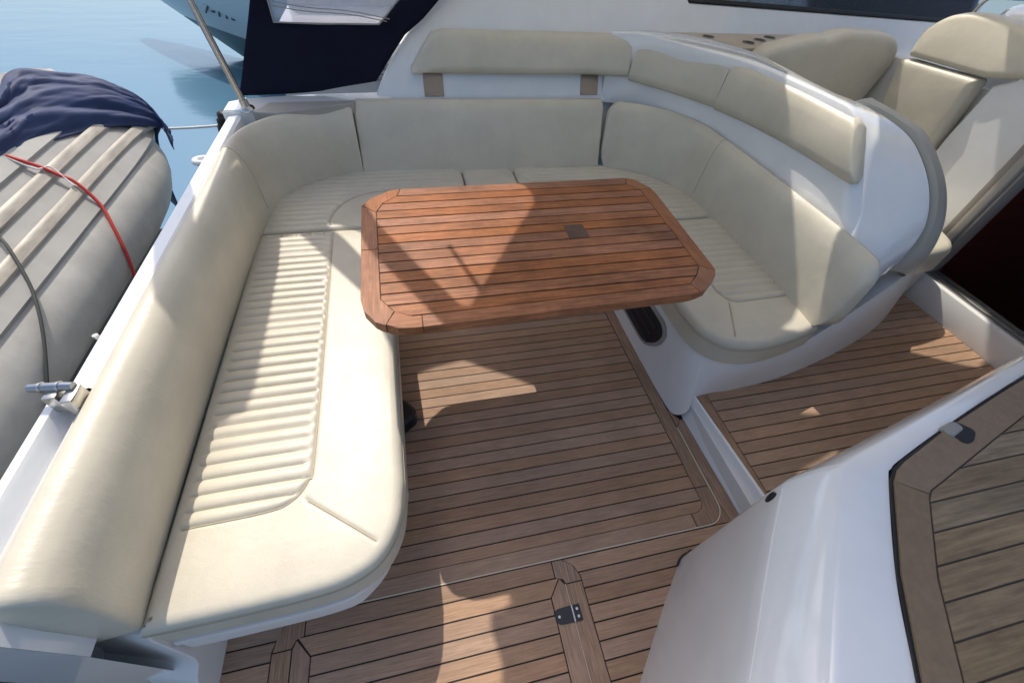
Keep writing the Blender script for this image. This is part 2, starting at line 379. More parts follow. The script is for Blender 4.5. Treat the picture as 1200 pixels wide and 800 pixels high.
prism('corner_infill', arc(-.012, -1.07, .0762, -8, -84, 7) + [(.0, -1.1455), (.0725, -1.1455)], -.008, 0, TEAKY, fl, .0007)
prism('border_plank', [(.060, -.65), (.0905, -.698), (.064, -.731), (.060, -.731)], -.008, 0, TEAKY, fl, .0005)
right = [(-.595, -1.1475), (.119, -1.1475), (.119, -1.20), (-.05, -1.25), (-.38, -1.56), (-.5455, -1.75)]
planks(right + [(-.5455, -1.207), (-.5625, -1.172)], 1, -1.1465, -.0496, 12, 0, TEAK, fl)
left = [(-1.512, -1.147), (-1.75, -1.147), (-1.75, -1.75), (-1.517, -1.75), (-1.517, -1.22), (-1.505, -1.19), (-1.483, -1.147)]
planks(left, 1, -1.145, -.0495, 12, 0, TEAK, fl)

# hinged deck hatch in the foreground
ha = empty('deck_hatch', 'small teak deck hatch with black hinge beside the settee end', 'hatch')
prism('frame_plank', [(-.5487, -1.2235), (-.5487, -1.8), (-.603, -1.8), (-.603, -1.2235)], -.008, 0, TEAKY, ha, .0007)
prism('frame_corner', [(-.632, -1.1475), (-.60, -1.1475), (-.566, -1.170), (-.5487, -1.205), (-.5487, -1.2200), (-.603, -1.2200), (-.608, -1.207), (-.632, -1.1975)], -.008, 0, TEAKY, ha, .0007)
prism('frame_plank', [(-.6356, -1.1475), (-1.425, -1.1475), (-1.425, -1.1965), (-.6356, -1.1965)], -.008, 0, TEAK, ha, .0007)
prism('frame_corner', [(-1.4286, -1.1475), (-1.479, -1.1475), (-1.503, -1.185), (-1.5125, -1.222), (-1.461, -1.222), (-1.450, -1.203), (-1.4286, -1.1965)], -.008, 0, TEAKY, ha, .0007)
prism('frame_plank', [(-1.5135, -1.2256), (-1.461, -1.2256), (-1.461, -1.8), (-1.5135, -1.8)], -.008, 0, TEAKY, ha, .0007)
prism('frame_plank', [(-.6240, -1.2005), (-1.443, -1.2005), (-1.404, -1.2505), (-.6640, -1.2505)], -.008, 0, TEAK, ha, .0007)
prism('frame_plank', [(-.6215, -1.203), (-.6075, -1.2235), (-.6075, -1.8), (-.661, -1.8), (-.661, -1.2520)], -.008, 0, TEAKY, ha, .0007)
prism('frame_plank', [(-1.4475, -1.205), (-1.457, -1.2256), (-1.457, -1.8), (-1.406, -1.8), (-1.406, -1.2545)], -.008, 0, TEAKY, ha, .0007)
prism('edge_trim', [(-.6065, -1.222), (-.6040, -1.222), (-.6040, -1.8), (-.6065, -1.8)], -.008, .0012, TRIM, ha)
planks([(-.6646, -1.254), (-1.4024, -1.254), (-1.4024, -1.8), (-.6646, -1.8)], 1, -1.2525, -.0485, 9, 0, TEAK, ha)
hi = prism('hinge', roundpoly([(-.666, -1.286), (-.579, -1.284), (-.578, -1.331), (-.664, -1.329)], [.02, .004, .004, .02]), 0, .004, DARK, ha, .001)
tube('hinge_pin', [(-.605, -1.284, .004), (-.605, -1.331, .004)], .0035, STEEL, hi, 8)
sc0 = None
for x, y in ((-.59, -1.297), (-.59, -1.318), (-.652, -1.308)):
    if sc0 is None: sc0 = prism('screw', arc(0, 0, .0045, 0, 360, 9)[:-1], 0, .0012, STEEL, hi, .0004)
    else:
        o = sc0.copy(); C.objects.link(o); o.parent = hi; sc1 = o
    (sc0 if x == -.59 and y == -1.297 else o).location = (x, y, .004)

# ------------------------------------------------------------------ raised side floor
uf = empty('floor', 'raised teak side floor leading forward to the cabin door', 'floor', kind='structure')
ZU = .12
up = [(.135, -.60), (.30, -.60), (.61, -.57), (1.0, -.46), (1.35, -.34), (1.70, -.17), (1.70, -1.1), (.18, -1.35), (.172, -1.15)]
prism('caulking', [(.150, -.55), (1.70, -.15), (1.70, -1.12), (.20, -1.5)], ZU-.03, ZU-.0025, CAULK, uf)
planks([(.189, -.60)] + up[1:7] + [(.189, -1.35)], 1, -.2025, -.05, 24, ZU, TEAK, uf)
prism('border_plank', [(.136, -.60), (.186, -.60), (.186, -1.3), (.181, -1.3), (.1745, -1.145)], ZU-.008, ZU, TEAKY, uf, .0007)
ri = empty('step_riser', 'white riser step between lower and raised teak floors', 'step')
loft('riser_face', [[(.104, -.70, -.01), (.1185, -1.145, -.01), (.122, -1.4, -.01)], [(.128, -.665, .108), (.160, -1.145, .108), (.166, -1.4, .108)], [(.130, -.662, .117), (.165, -1.145, .117), (.172, -1.4, .117)], [(.136, -.655, .1205), (.176, -1.145, .1205), (.184, -1.4, .1205)]], GEL, ri, 25)
loft('riser_return', [[(.05, -.66, -.02), (.108, -.70, -.01), (.13, -.66, .119)], [(.06, -.2, -.02), (.11, -.2, -.01), (.13, -.2, .119)]], GELM, ri, 30)
prism('riser_core', [(.116, -.4), (.125, -1.14), (.13, -1.5), (.3, -1.5), (.3, -.4)], -.3, ZU-.035, GELM, ri)
# ------------------------------------------------------------------ settee bases
sb = empty('settee_base', 'white moulded base under the long left settee', 'settee base', 'moulded settee bases')
bot = spline([(-1.137, .5), (-1.136, .0), (-1.135, -.5), (-1.137, -.88), (-1.16, -1.02), (-1.24, -1.11), (-1.33, -1.145), (-1.5, -1.15), (-1.64, -1.15)], 6)
top = spline([(-1.112, .5), (-1.112, .0), (-1.110, -.5), (-1.108, -.95), (-1.128, -1.095), (-1.19, -1.172), (-1.27, -1.2), (-1.5, -1.207), (-1.64, -1.207)], 6)
loft('base_shell', [[(x, y, -.01) for x, y in bot], [(x*.5+a*.5, y*.5+b*.5, .14) for (x, y), (a, b) in zip(bot, top)], [(a, b, .27) for a, b in top], [(a-.004, b+.004, .285) for a, b in top], [(a-.01, b+.03, .287) for a, b in top]], GELM, sb, 40)
prism('base_top', [tuple(v) for v in inset(ccw([(a-.002, b) for a, b in top] + [(-1.64, .5)]), .004)], .20, .283, GELM, sb)
prism('handle', roundpoly([(-1.137, -.60), (-1.137, -.41), (-1.09, -.43), (-1.045, -.485), (-1.05, -.52), (-1.09, -.55)], .015), 0, .07, BLACK, sb, .012)
sr = empty('settee_base', 'white moulded base under the right settee with black vent', 'settee base', 'moulded settee bases')
bot = spline([(.056, .5, -.01), (.053, .0, -.01), (.053, -.3, -.01), (.0575, -.54, -.01), (.068, -.66, .0), (.098, -.70, .05), (.140, -.672, .105), (.22, -.662, .11), (.33, -.662, .11), (.61, -.634, .11), (1.0, -.54, .11), (1.35, -.416, .11), (1.70, -.225, .11)], 6)
top = spline([(.098, .5, .285), (.097, .0, .285), (.099, -.3, .285), (.103, -.47, .285), (.112, -.53, .285), (.135, -.575, .285), (.165, -.61, .285), (.24, -.647, .285), (.36, -.655, .285), (.62, -.60, .30), (.93, -.53, .47), (1.2, -.42, .48), (1.6, -.235, .36)], 6)
mid = [(a*.45+b*.55) for a, b in zip(bot, top)]
inn = [np.array((b[0]+.05, b[1]+.07, b[2]+.008)) for b in top]; inn2 = [np.array((b[0]+.3, b[1]+.4, b[2]+.008)) for b in top]
loft('base_shell', [bot, mid, [np.array((b[0], b[1], b[2]-.012)) for b in top], [np.array((b[0]+.006, b[1]+.008, b[2]+.004)) for b in top], inn, inn2], GELM, sr, 40)
prism('base_core', [(.74, -.53), (.95, -.47), (1.2, -.38), (1.6, -.19), (1.6, .2), (.74, .2)], .0, .40, GELM, sr, .01)
# vent in the right base
def vx(u, v, h):   # u along -Y, v up the slanted face
    n_ = Vector((-.99, 0, .14)); 
    return tuple(Vector((.0535+.045*v/.285, -u, v)) + n_*h)
vo = roundpoly([(-.25, .075), (.315, .075), (.395, .15), (.41, .22), (.36, .262), (-.25, .262)], [.03, .06, .05, .04, .05, .03])
vi = inset(ccw(vo), .016)
ve = prism('vent_frame', vo, -.006, .008, JAMB, sr, .003, xf=vx)
prism('vent_grille', vi, -.004, .0085, BLACK, ve, xf=vx)
for k in range(3):
    prism('vent_bar', [(-.22, .108+.045*k), (.33, .108+.045*k), (.33, .122+.045*k), (-.22, .122+.045*k)], .008, .0125, DARK, ve, xf=vx)

# ------------------------------------------------------------------ seat cushions
G = 'seat cushions of the U-shaped settee'
seamL = spline([(-1.335, .335), (-1.325, -.2), (-1.315, -.83), (-1.325, -.91), (-1.36, -.96), (-1.43, -.98), (-1.66, -.985)], 6)
ribL = np.array([tuple(v) for v in seamL] + [(-1.70, -.985), (-1.70, .36), (-1.335, .36)])
outL = [(-1.665, .338), (-1.108, .338), (-1.078, -.25), (-1.070, -.95), (-1.086, -1.06), (-1.13, -1.14), (-1.20, -1.18), (-1.30, -1.195), (-1.5, -1.2), (-1.655, -1.2)]
outL = [tuple(v) for v in outL[:3]] + [tuple(v) for v in spline(outL[3:], 5)]
c = cushion('seat_cushion', outL, .288, .418, .028, VINYL, None, [seamL, resample([(-1.318, -.968), (-1.112, -1.128)], .02, False)], dict(poly=ribL, y0=.338, pitch=.0427), dx=.03, dy=.0054)
tag(c, 'long cream pleated seat cushion along the left side, half in sun', 'cushion', G)
seamC = spline([(-1.345, .345), (-1.355, .42), (-1.30, .555), (-1.18, .645), (-.95, .67), (-.66, .67)], 6)
ribC = np.array([tuple(v) for v in seamC] + [(-.66, .92), (-1.7, .92), (-1.7, .345)])
outC = [(-1.66, .345), (-1.10, .345), (-1.08, .40), (-1.02, .44), (-.9, .45), (-.667, .45), (-.667, .91), (-1.22, .93), (-1.40, .86), (-1.56, .76), (-1.645, .62)]
c = cushion('seat_cushion', outC, .288, .418, .022, VINYL, None, [seamC], dict(poly=ribC, y0=.338, pitch=.0432), dx=.03, dy=.0054)
tag(c, 'shaded cream corner seat cushion behind the table at far left', 'cushion', G)
c = cushion('seat_cushion', [(-.661, .45), (-.366, .45), (-.366, .90), (-.661, .90)], .288, .418, .022, VINYL)
tag(c, 'small plain cream filler cushion at the back between two gaps', 'cushion', G)
seamF = spline([(-.35, .69), (.0, .67), (.2, .58), (.30, .42), (.305, .24)], 6)
ribF = np.array([tuple(v) for v in seamF] + [(.75, .24), (.75, 1.0), (-.36, 1.0)])
outF = [(-.360, .45), (-.05, .45), (.05, .40), (.085, .30), (.09, .236), (.61, .236), (.60, .47), (.46, .71), (.18, .87), (-.30, .89)] + [(-.340, .885), (-.360, .86)]
c = cushion('seat_cushion', outF, .288, .418, .022, VINYL, None, [seamF], dict(poly=ribF, y0=.236, pitch=.0432), dx=.03, dy=.0054)
tag(c, 'cream pleated corner seat cushion behind the right end of the table', 'cushion', G)
seamR = spline([(.285, .228), (.285, -.28), (.292, -.37), (.325, -.415), (.40, -.422), (.62, -.415)], 6)
ribR = np.array([tuple(v) for v in seamR] + [(.70, -.41), (.70, .228)])
outR = [(.092, .228), (.092, -.40)] + [tuple(v) for v in spline([(.094, -.46), (.112, -.545), (.16, -.61), (.23, -.645), (.34, -.655), (.48, -.635), (.62, -.60)], 5)] + [(.635, -.3), (.635, .228)]
c = cushion('seat_cushion', outR, .288, .418, .028, VINYL, None, [seamR, resample([(.300, -.425), (.212, -.618)], .02, False)], dict(poly=ribR, y0=.228, pitch=.0432), dx=.03, dy=.0054)
tag(c, 'cream pleated seat cushion on the right beside the raised floor', 'cushion', G)

# ------------------------------------------------------------------ backrest cushions
G = 'backrest cushions of the U-shaped settee'
prL = [(0.006, .40), (-.008, .45), (-.018, .54), (-.021, .62), (-.016, .668), (-.003, .704), (.016, .725), (.038, .735), (.060, .734), (.075, .718), (.082, .68), (.085, .55), (.085, .40)]
pl = spline([(-1.642, -1.195), (-1.650, -1.08), (-1.655, -.75), (-1.656, -.3), (-1.652, .0), (-1.642, .34), (-1.615, .57), (-1.53, .725), (-1.38, .828), (-1.25, .872), (-1.208, .876)], 8)
prC = [(0.0, .40), (.01, .45), (.022, .54), (.032, .62), (.044, .665), (.056, .70), (.072, .725), (.088, .740), (.102, .740), (.118, .72), (.125, .68), (.128, .55), (.12, .40)]
pl = densend(pl, .028); n = len(pl); pf = []
for i in range(n):
    y = pl[i][1]; t = min(1, max(0, (y-.25)/.45)); t = t*t*(3-2*t); pf.append((1-t)*np.array(prL)+t*np.array(prC))
c = sweep('backrest_cushion', pl, prL, VINYLW, None, side=-1, cap=.028, profs=pf, capmin=.84)
tag(c, 'long cream backrest curving round the left rear corner, sunlit on top', 'cushion', G); cL, pfL = c, pf
sm = [tuple((pl[k][0], pl[k][1])) for k in range(n)]
prF = [(0.0, .40), (.018, .45), (.045, .54), (.072, .62), (.088, .665), (.10, .70), (.117, .73), (.14, .747), (.165, .745), (.185, .72), (.195, .68), (.19, .55), (.16, .40)]
c = sweep('backrest_cushion', densend(resample([(-1.206, .872), (.168, .832)], .06, False), .022), prF, VINYL, None, side=-1, cap=.022, capmin=.93)
tag(c, 'straight cream backrest along the far side behind the table', 'cushion', G)
prR = [(-.002, .40), (.0, .45), (.005, .54), (.012, .62), (.019, .665), (.029, .70), (.043, .725), (.060, .738), (.075, .734), (.09, .715), (.097, .68), (.10, .55), (.10, .40)]
pr = spline([(.174, .832), (.215, .826), (.32, .782), (.44, .69), (.54, .55), (.582, .36), (.588, .1), (.592, -.2), (.59, -.45), (.575, -.63)], 8)
pr = densend(pr, .07); pf = []
for q in pr:
    t = min(1, max(0, (q[1]-.35)/.4)); t = t*t*(3-2*t); pf.append((1-t)*np.array(prR)+t*np.array(prF)*[.8, 1])
c = sweep('backrest_cushion', pr, prR, VINYL, None, side=-1, cap=.07, profs=pf, capmin=.45)
tag(c, 'curved cream backrest on the right with a sunlit rounded end', 'cushion', G)
def prof_seam(ob, path, prof, k, side=-1):
    t = path[k+1]-path[k-1]; t = t/np.linalg.norm(t); nn = np.array([t[1], -t[0]])*side
    tube('seam', [(path[k][0]+nn[0]*(a-.0004), path[k][1]+nn[1]*(a-.0004), b) for a, b in prof[1:10]], .0022, PIPE, ob, 6)
k = min(range(len(pr)), key=lambda i: abs(pr[i][1]-.42)); prof_seam(c, pr, pf[k], k)
k = min(range(len(pl)), key=lambda i: abs(pl[i][1]-.50)); prof_seam(cL, pl, pfL[k], k)

# ------------------------------------------------------------------ table
tb = empty('table', 'varnished teak cockpit table with rounded corners in the middle of the settee', 'table')
ZT = .75
out = [(-1.136, -.05), (-1.105, -.005), (-1.035, .048), (-1.0, .055), (-.07, .055), (-.035, .04), (.006, -.035), (.01, -.08), (-.008, -.56), (-.03, -.605), (-.10, -.662), (-.15, -.675), (-.96, -.688), (-1.03, -.685), (-1.085, -.655), (-1.120, -.60), (-1.128, -.56)]
outr = roundpoly(out, .02, 3)
inn = inset(ccw(outr), .048)
prism('core', inset(ccw(outr), .004), ZT-.028, ZT-.003, CAULK, tb)
prism('underside_panel', inset(ccw(outr), .002), ZT-.032, ZT-.024, TTEAKY, tb, .004)
ci = ccw([(-1.084, -.14), (-1.03, -.02), (-.99, .006), (-.065, .006), (-.035, -.02), (-.05, -.58), (-.11, -.635), (-.99, -.643), (-1.04, -.62), (-1.074, -.56)])
ci = ccw([(-1.084, -.10), (-1.06, -.04), (-1.01, .003), (-.085, .003), (-.045, -.045), (-.057, -.545), (-.085, -.585), (-.13, -.627), (-.99, -.641), (-1.035, -.62), (-1.072, -.565)])
planks(ci, 1, .003, -.0496, 13, ZT, TTEAK, tb, gap=.0048, th=.024)
# border frame pieces follow the rounded outline
def frame_piece(o_pts, i_pts, m): prism('frame_plank', clean(o_pts + i_pts[::-1]), ZT-.026, ZT, m, tb, .0007)
frame_piece([(-1.1365, -.055), (-1.1325, -.32)], [(-1.0865, -.1), (-1.0805, -.32)], TTEAKY)
frame_piece([(-1.1325, -.3225), (-1.1285, -.555), (-1.118, -.605), (-1.088, -.652), (-1.062, -.668)], [(-1.0804, -.3225), (-1.0745, -.563), (-1.0385, -.6165)], TTEAKY)
frame_piece([(-1.060, -.665), (-1.03, -.683), (-.99, -.6885), (-.965, -.6885)], [(-1.0365, -.6185), (-.99, -.643), (-.965, -.6435)], TTEAK)
frame_piece([(-.963, -.6885), (-.15, -.675), (-.12, -.668)], [(-.963, -.6435), (-.131, -.6295)], TTEAK)
frame_piece([(-.118, -.668), (-.095, -.66), (-.03, -.606), (-.0105, -.575)], [(-.1295, -.6285), (-.083, -.5875), (-.0555, -.548)], TTEAKY)
frame_piece([(-.0102, -.573), (-.0075, -.545), (.010, -.08), (.0065, -.04)], [(-.0549, -.5458), (-.0428, -.046)], TTEAKY)
frame_piece([(.006, -.038), (-.032, .038), (-.068, .0545)], [(-.0425, -.0435), (-.084, .005)], TTEAKY)
frame_piece([(-.071, .055), (-.995, .055)], [(-.087, .005), (-1.010, .005)], TTEAK)
frame_piece([(-.998, .055), (-1.035, .048), (-1.104, -.003), (-1.1365, -.052)], [(-1.0115, .0045), (-1.062, -.039), (-1.086, -.098)], TTEAKY)
prism('inlay_plate', roundpoly([(-.44, -.262), (-.368, -.262), (-.366, -.345), (-.442, -.345)], .006), ZT-.004, ZT+.0008, INLAY, tb, .0005)
tube('pedestal', [(-.56, .20, -.0), (-.56, .20, .03), (-.56, .20, .031), (-.56, .19, .45), (-.56, .15, .56), (-.56, .05, .65), (-.56, -.06, .690), (-.56, -.12, .709)], [.13, .12, .045, .045, .045, .045, .045, .045], STEEL, tb, 28)

# ------------------------------------------------------------------ left coaming, transom, platform
co = empty('side_coaming', 'white coaming ledge outside the left backrest beside the dinghy', 'coaming')
prof = [(-1.705, .45), (-1.715, .69), (-1.722, .714), (-1.735, .722), (-1.778, .718), (-1.790, .706), (-1.794, .685), (-1.797, .662), (-1.825, .655), (-1.836, .64), (-1.84, -.3)]
ys = [1.02, .6, .2, -.3, -.74]
loft('coaming_top', [[(x, y, z) for x, z in prof] for y in ys], GEL, co, 35)
prof2 = [(-1.705, .45), (-1.728, .70), (-1.738, .712), (-1.746, .70), (-1.748, .655), (-1.782, .65), (-1.788, .70), (-1.794, .712), (-1.812, .712), (-1.820, .70), (-1.826, .655), (-1.868, .648), (-1.882, .62), (-1.885, -.3)]
loft('coaming_gate', [[(x, y, z) for x, z in prof2] for y in (-.742, -.9, -1.1, -1.232)], GEL, co, 35)
for yy_ in (-.741, -1.2325): loft('gate_end', [[(x, yy_, z) for x, z in prof2], [(x, yy_, -.31) for x, z in prof2]], GEL, co, 35)
tube('rub_rail', [(-1.845, 1.0, .60), (-1.846, .2, .60), (-1.842, -.5, .60), (-1.892, -.8, .60), (-1.892, -1.22, .60)], .011, ALU, co, 8)
for y in (-.55, -1.0, -1.15): tube('screw', [(-1.80+(-.05 if y < -.9 else 0), y, .70 if y > -.9 else .648), (-1.80+(-.05 if y < -.9 else 0), y, .71 if y > -.9 else .655)], .007, STEEL, co, 10)
tp = empty('transom', 'transom and swim platform under the dinghy, shadow put into their dark colour', 'platform', kind='structure')
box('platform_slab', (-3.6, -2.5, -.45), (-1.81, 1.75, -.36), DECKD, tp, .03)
# gate latch with blue pin
la = empty('gate_latch', 'gate latch with blue grey pin clamped on the left coaming', 'latch')
tube('pin', [(-1.822, -.752, .757), (-1.80, -.754, .757), (-1.762, -.757, .757), (-1.735, -.760, .757)], [.009, .0105, .0105, .009], BLUEP, la, 14)
tube('collar', [(-1.800, -.754, .757), (-1.795, -.754, .757)], .0122, STEEL, la, 14)
tube('collar', [(-1.765, -.757, .757), (-1.760, -.757, .757)], .0122, STEEL, la, 14)
box('lug', (-1.792, -.785, .70), (-1.765, -.748, .752), STEEL, la, .004)
box('lug', (-1.752, -.80, .68), (-1.728, -.75, .752), STEEL, la, .004)

# moulded block at the near end of the left settee
bl = empty('end_moulding', 'white stepped moulding at the near end of the left settee', 'moulding')
pb = [(-1.10, .392), (-1.175, .392), (-1.198, .384), (-1.207, .365), (-1.222, .16), (-1.23, .14), (-1.262, .128), (-1.272, .115), (-1.285, -.01)]
prism('block_body', [(y, z) for y, z in pb] + [(-1.02, -.01), (-1.02, .392)], 0, .315, GELM, bl, .003, 35, xf=lambda a, b, h: (-1.96+h, a-.31*(-1.96+h+1.64)-.003, b))

# ------------------------------------------------------------------ cabin side, far deck, helm moulding
def wallY(z): return 1.085 + .44*(z-.74)
cs = empty('cabin_wall', 'white cabin side moulding with dark window behind the far backrest', 'cabin side')
arcp = [(-1.10, .70), (-1.085, .745), (-1.01, .86), (-.92, .96), (-.80, 1.07), (-.66, 1.16), (-.46, 1.27), (-.2, 1.37), (.2, 1.46)]
wp = [tuple(v) for v in spline(arcp, 4)] + [(2.9, 1.50), (2.9, 1.105), (.74, 1.148), (.74, .70)]
wp = [tuple(v) for v in spline(arcp, 4)] + [(.45, 1.50), (.72, 1.150), (2.9, 1.09), (2.9, .70)]
def wx(x, z, h): return (x, wallY(z)-h*.91, z+h*.40)
prism('wall_panel', wp, -.10, 0, GEL, cs, .006, 40, xf=wx)
wf = prism('window_frame', [(.45, 1.52), (.715, 1.153), (2.9, 1.093), (2.9, 1.110), (.745, 1.172), (.50, 1.52)], -.06, .006, BLACK, cs, .003, xf=wx)
prism('window_pane', [(.50, 1.52), (.745, 1.170), (2.9, 1.108), (2.9, 1.52)], -.05, -.045, TINT, cs, xf=wx)
prism('vent_slot', [(-.545, 1.135), (-.532, 1.135), (-.532, 1.16), (-.545, 1.16)], 0, .003, BLACK, cs, xf=wx)
fd = empty('far_deck', 'white far side deck ledge where the navy curtain ends', 'deck')
prism('deck_ledge', [(-1.80, .90), (-1.66, .90), (-1.60, .86), (-1.2, 1.0), (-1.0, 1.06), (-1.06, 1.14), (-1.4, 1.12), (-1.72, 1.07), (-1.80, 1.02)], .5, .742, GEL, fd, .008)
prism('ledge_insert', [(-1.655, .86), (-1.55, .84), (-1.20, .965), (-1.19, 1.0), (-1.60, .985)], .70, .748, SHADEP, fd, .003)
box('lower_wall', (-1.2, 1.10, .3), (.45, 1.2, .72), GEL, fd, .01)
for x in (-.775, .128):
    b = prism('hinge_bracket', [(x-.053, .735), (x+.053, .735), (x+.053, .86), (x-.053, .86)], -.002, .006, REFSTEEL, None, .001, xf=wx)
    tag(b, 'steel bracket with a brown reflection put into its colour, under the %s of the far bolster' % ('left end' if x < 0 else 'right part'), 'bracket', 'metal bolster brackets')

hm = empty('helm_seat_moulding', 'white curved moulding carrying the bolster around the right settee', 'moulding')
# (wall foot, ridge inner edge, ridge outer edge, outer foot) station by station, round to the sloping end face
SEC = [((.21, 1.08, .70), (.215, 1.125, 1.035), (.25, 1.165, 1.035), (.25, 1.18, .8)),
 ((.36, 1.01, .70), (.355, 1.035, 1.048), (.50, 1.15, 1.040), (.52, 1.16, .8)),
 ((.52, .81, .70), (.515, .80, 1.05), (.70, 1.00, 1.045), (.72, 1.01, .7)),
 ((.64, .60, .70), (.655, .56, 1.052), (.83, .72, 1.05), (.84, .75, .6)),
 ((.675, .38, .70), (.70, .38, 1.054), (.835, .50, 1.05), (.85, .51, .5)),
 ((.69, .18, .70), (.727, .19, 1.054), (.825, .25, 1.05), (.85, .26, .5)),
 ((.69, .0, .66), (.735, .03, 1.056), (.84, .12, 1.045), (.87, .14, .5)),
 ((.69, -.12, .62), (.735, -.068, 1.053), (.87, .05, 1.042), (.95, .1, .5)),
 ((.69, -.20, .60), (.732, -.125, 1.022), (.92, -.06, 1.030), (1.0, .0, .5)),
 ((.69, -.27, .58), (.728, -.19, .945), (.945, -.19, 1.005), (1.0, -.1, .5)),
 ((.69, -.35, .56), (.724, -.265, .842), (.95, -.30, .955), (1.0, -.2, .5)),
 ((.69, -.43, .55), (.722, -.352, .742), (.952, -.40, .88), (1.0, -.3, .5)),
 ((.69, -.50, .54), (.73, -.45, .680), (.955, -.47, .78), (1.0, -.36, .5)),
 ((.70, -.55, .53), (.75, -.52, .645), (.955, -.49, .67), (1.0, -.38, .5)),
 ((.74, -.58, .52), (.80, -.545, .60), (.95, -.485, .57), (1.0, -.38, .48))]
SP = [spline([q[k] for q in SEC], 5) for k in range(4)]
rows = [[] for _ in range(12)]
for i in range(len(SP[0])):
    f_, a_, b_, o_ = [SP[k][i] for k in range(4)]; L_ = np.linalg.norm(b_-a_); e1 = (b_-a_)/L_; dn = (f_-a_)/np.linalg.norm(f_-a_); do = (o_-b_)/np.linalg.norm(o_-b_); r = min(.016, L_*.3)
    pts = [f_, a_+dn*.09, a_+dn*r, a_+dn*r*.3+e1*r*.3, a_+e1*r, a_+e1*L_*.4, b_-e1*r*1.4, b_-e1*r*.45+do*r*.4, b_+do*r*1.4, b_+do*.06, b_+(o_-b_)*.6, o_]
    for k, q in enumerate(pts): rows[k].append(tuple(q))
loft('moulding_shell', rows, GEL, hm, 38)
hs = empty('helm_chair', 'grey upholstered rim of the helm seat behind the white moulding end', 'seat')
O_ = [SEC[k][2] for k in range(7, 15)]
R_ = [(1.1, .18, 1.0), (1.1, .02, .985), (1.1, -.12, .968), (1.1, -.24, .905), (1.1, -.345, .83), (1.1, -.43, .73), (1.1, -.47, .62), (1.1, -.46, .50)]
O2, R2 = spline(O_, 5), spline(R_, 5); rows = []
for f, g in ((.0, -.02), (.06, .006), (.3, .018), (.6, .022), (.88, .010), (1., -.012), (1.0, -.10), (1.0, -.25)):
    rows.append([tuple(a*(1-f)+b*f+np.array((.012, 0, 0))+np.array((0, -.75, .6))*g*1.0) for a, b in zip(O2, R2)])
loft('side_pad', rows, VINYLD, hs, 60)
bo = empty('bolster', 'cream padded bolster running along the far wall and round the right corner', 'bolster')
pbm = [(.02, .835), (.0, .85), (-.012, .88), (-.012, .96), (-.004, .99), (.01, 1.01), (.034, 1.015), (.05, .96), (.05, .86), (.035, .835)]
def bprof(z0, z1, lean):
    base = np.array([(.018, 0), (.002, .06), (-.010, .22), (-.012, .70), (-.006, .87), (.008, .97), (.03, 1.), (.055, .9), (.055, .1), (.04, 0)]); o = base.copy(); o[:, 1] = z0+(z1-z0)*base[:, 1]; o[:, 0] += lean*(base[:, 1]); return o
pa = densend(resample([(-.885, 1.075), (.12, 1.050), (.315, 1.012)], .06, False), .02); pf = []
for q in pa:
    t = min(1, max(0, (q[0]+.885)/.13)); pf.append(bprof(.845, .87+(1.025-.87)*t, .075))
sweep('pad', pa, pbm, VINYL, bo, side=-1, cap=0, profs=pf)
pc = spline([(.3165, 1.011), (.48, .80), (.618, .58)], 9)
sweep('pad', pc, pbm, VINYL, bo, side=-1, cap=0, profs=[bprof(.83, 1.025+.01*i/len(pc), .07-.035*i/len(pc)) for i in range(len(pc))], capmin=.96)
pd = densend(spline([(.6185, .578), (.668, .33), (.692, .05), (.692, -.292)], 8), .03)
o = sweep('pad', pd, pbm, VINYL, bo, side=-1, cap=.03, profs=[bprof(.82+.04*(i/len(pd)), 1.036, .03) for i in range(len(pd))], capmin=.86, ends='last')
for v in o.data.vertices:
    if v.co.y < .1: v.co.y += (v.co.z-.86)/.17*.16*min(1, (.1-v.co.y)/.38)

# tray with cup holders between moulding and cabin side
ct = empty('drinks_tray', 'brown drinks tray with cup holes behind the bolster', 'tray')
prism('tray_plate', [(.50, 1.185), (.70, 1.06), (.855, .84), (.90, .895), (1.8, .965), (1.9, 1.215), (.5, 1.215)], .98, 1.022, PLATE, ct, .004)
for x, y in ((.999, .997), (1.112, 1.057), (1.225, 1.12), (.81, 1.113)):
    h = tube('cup_holder', [(x, y, 1.0225), (x, y, 1.0265)], .036, STEEL, ct, 20)
    tube('cup_well', [(x, y, 1.0268), (x, y, 1.0275)], .031, BLACK, h, 20)

def yz(X0):
    return lambda a, b, h: (X0-h, a, b)
# companion lounge: seat, port backrest, forward backrest
c = cushion('lounge_cushion', roundpoly([(.95, -.30), (1.35, -.34), (1.62, -.30), (1.69, -.15), (1.69, .75), (.95, .75)], [.02, .08, .1, .08, 0, 0]), .36, .50, .04, VINYL)
tag(c, 'cream lounge seat cushion by the cabin door with a sunlit corner', 'cushion')
box('lounge_plinth', (.97, -.24, .1), (1.69, .8, .355), GELM, None, .02)
tag(bpy.data.objects['lounge_plinth'], 'shaded white plinth under the sunlit lounge cushion', 'plinth')
wl_ = box('side_lining', (.92, .88, .3), (1.84, .955, .975), GELM, cs, .01)
pbk = roundpoly([(.90, .55), (.90, .96), (.96, 1.05), (1.24, 1.105), (1.30, 1.10), (1.40, 1.13), (1.70, 1.125), (1.80, 1.07), (1.82, .98), (1.75, .75), (1.70, .55)], [0, .04, .06, .05, .05, .06, .08, .06, .08, .1, 0])
c = cushion('wavy_lounge_cushion', pbk, 0, .12, .04, VINYL, None, xf=lambda a, b, h: (a, .87-h, b))
tag(c, 'shaded cream lounge backrest with a wavy top edge behind the white ridge', 'cushion')
fb = empty('forward_backrest', 'cream two-panel forward backrest against the cabin bulkhead', 'cushion')
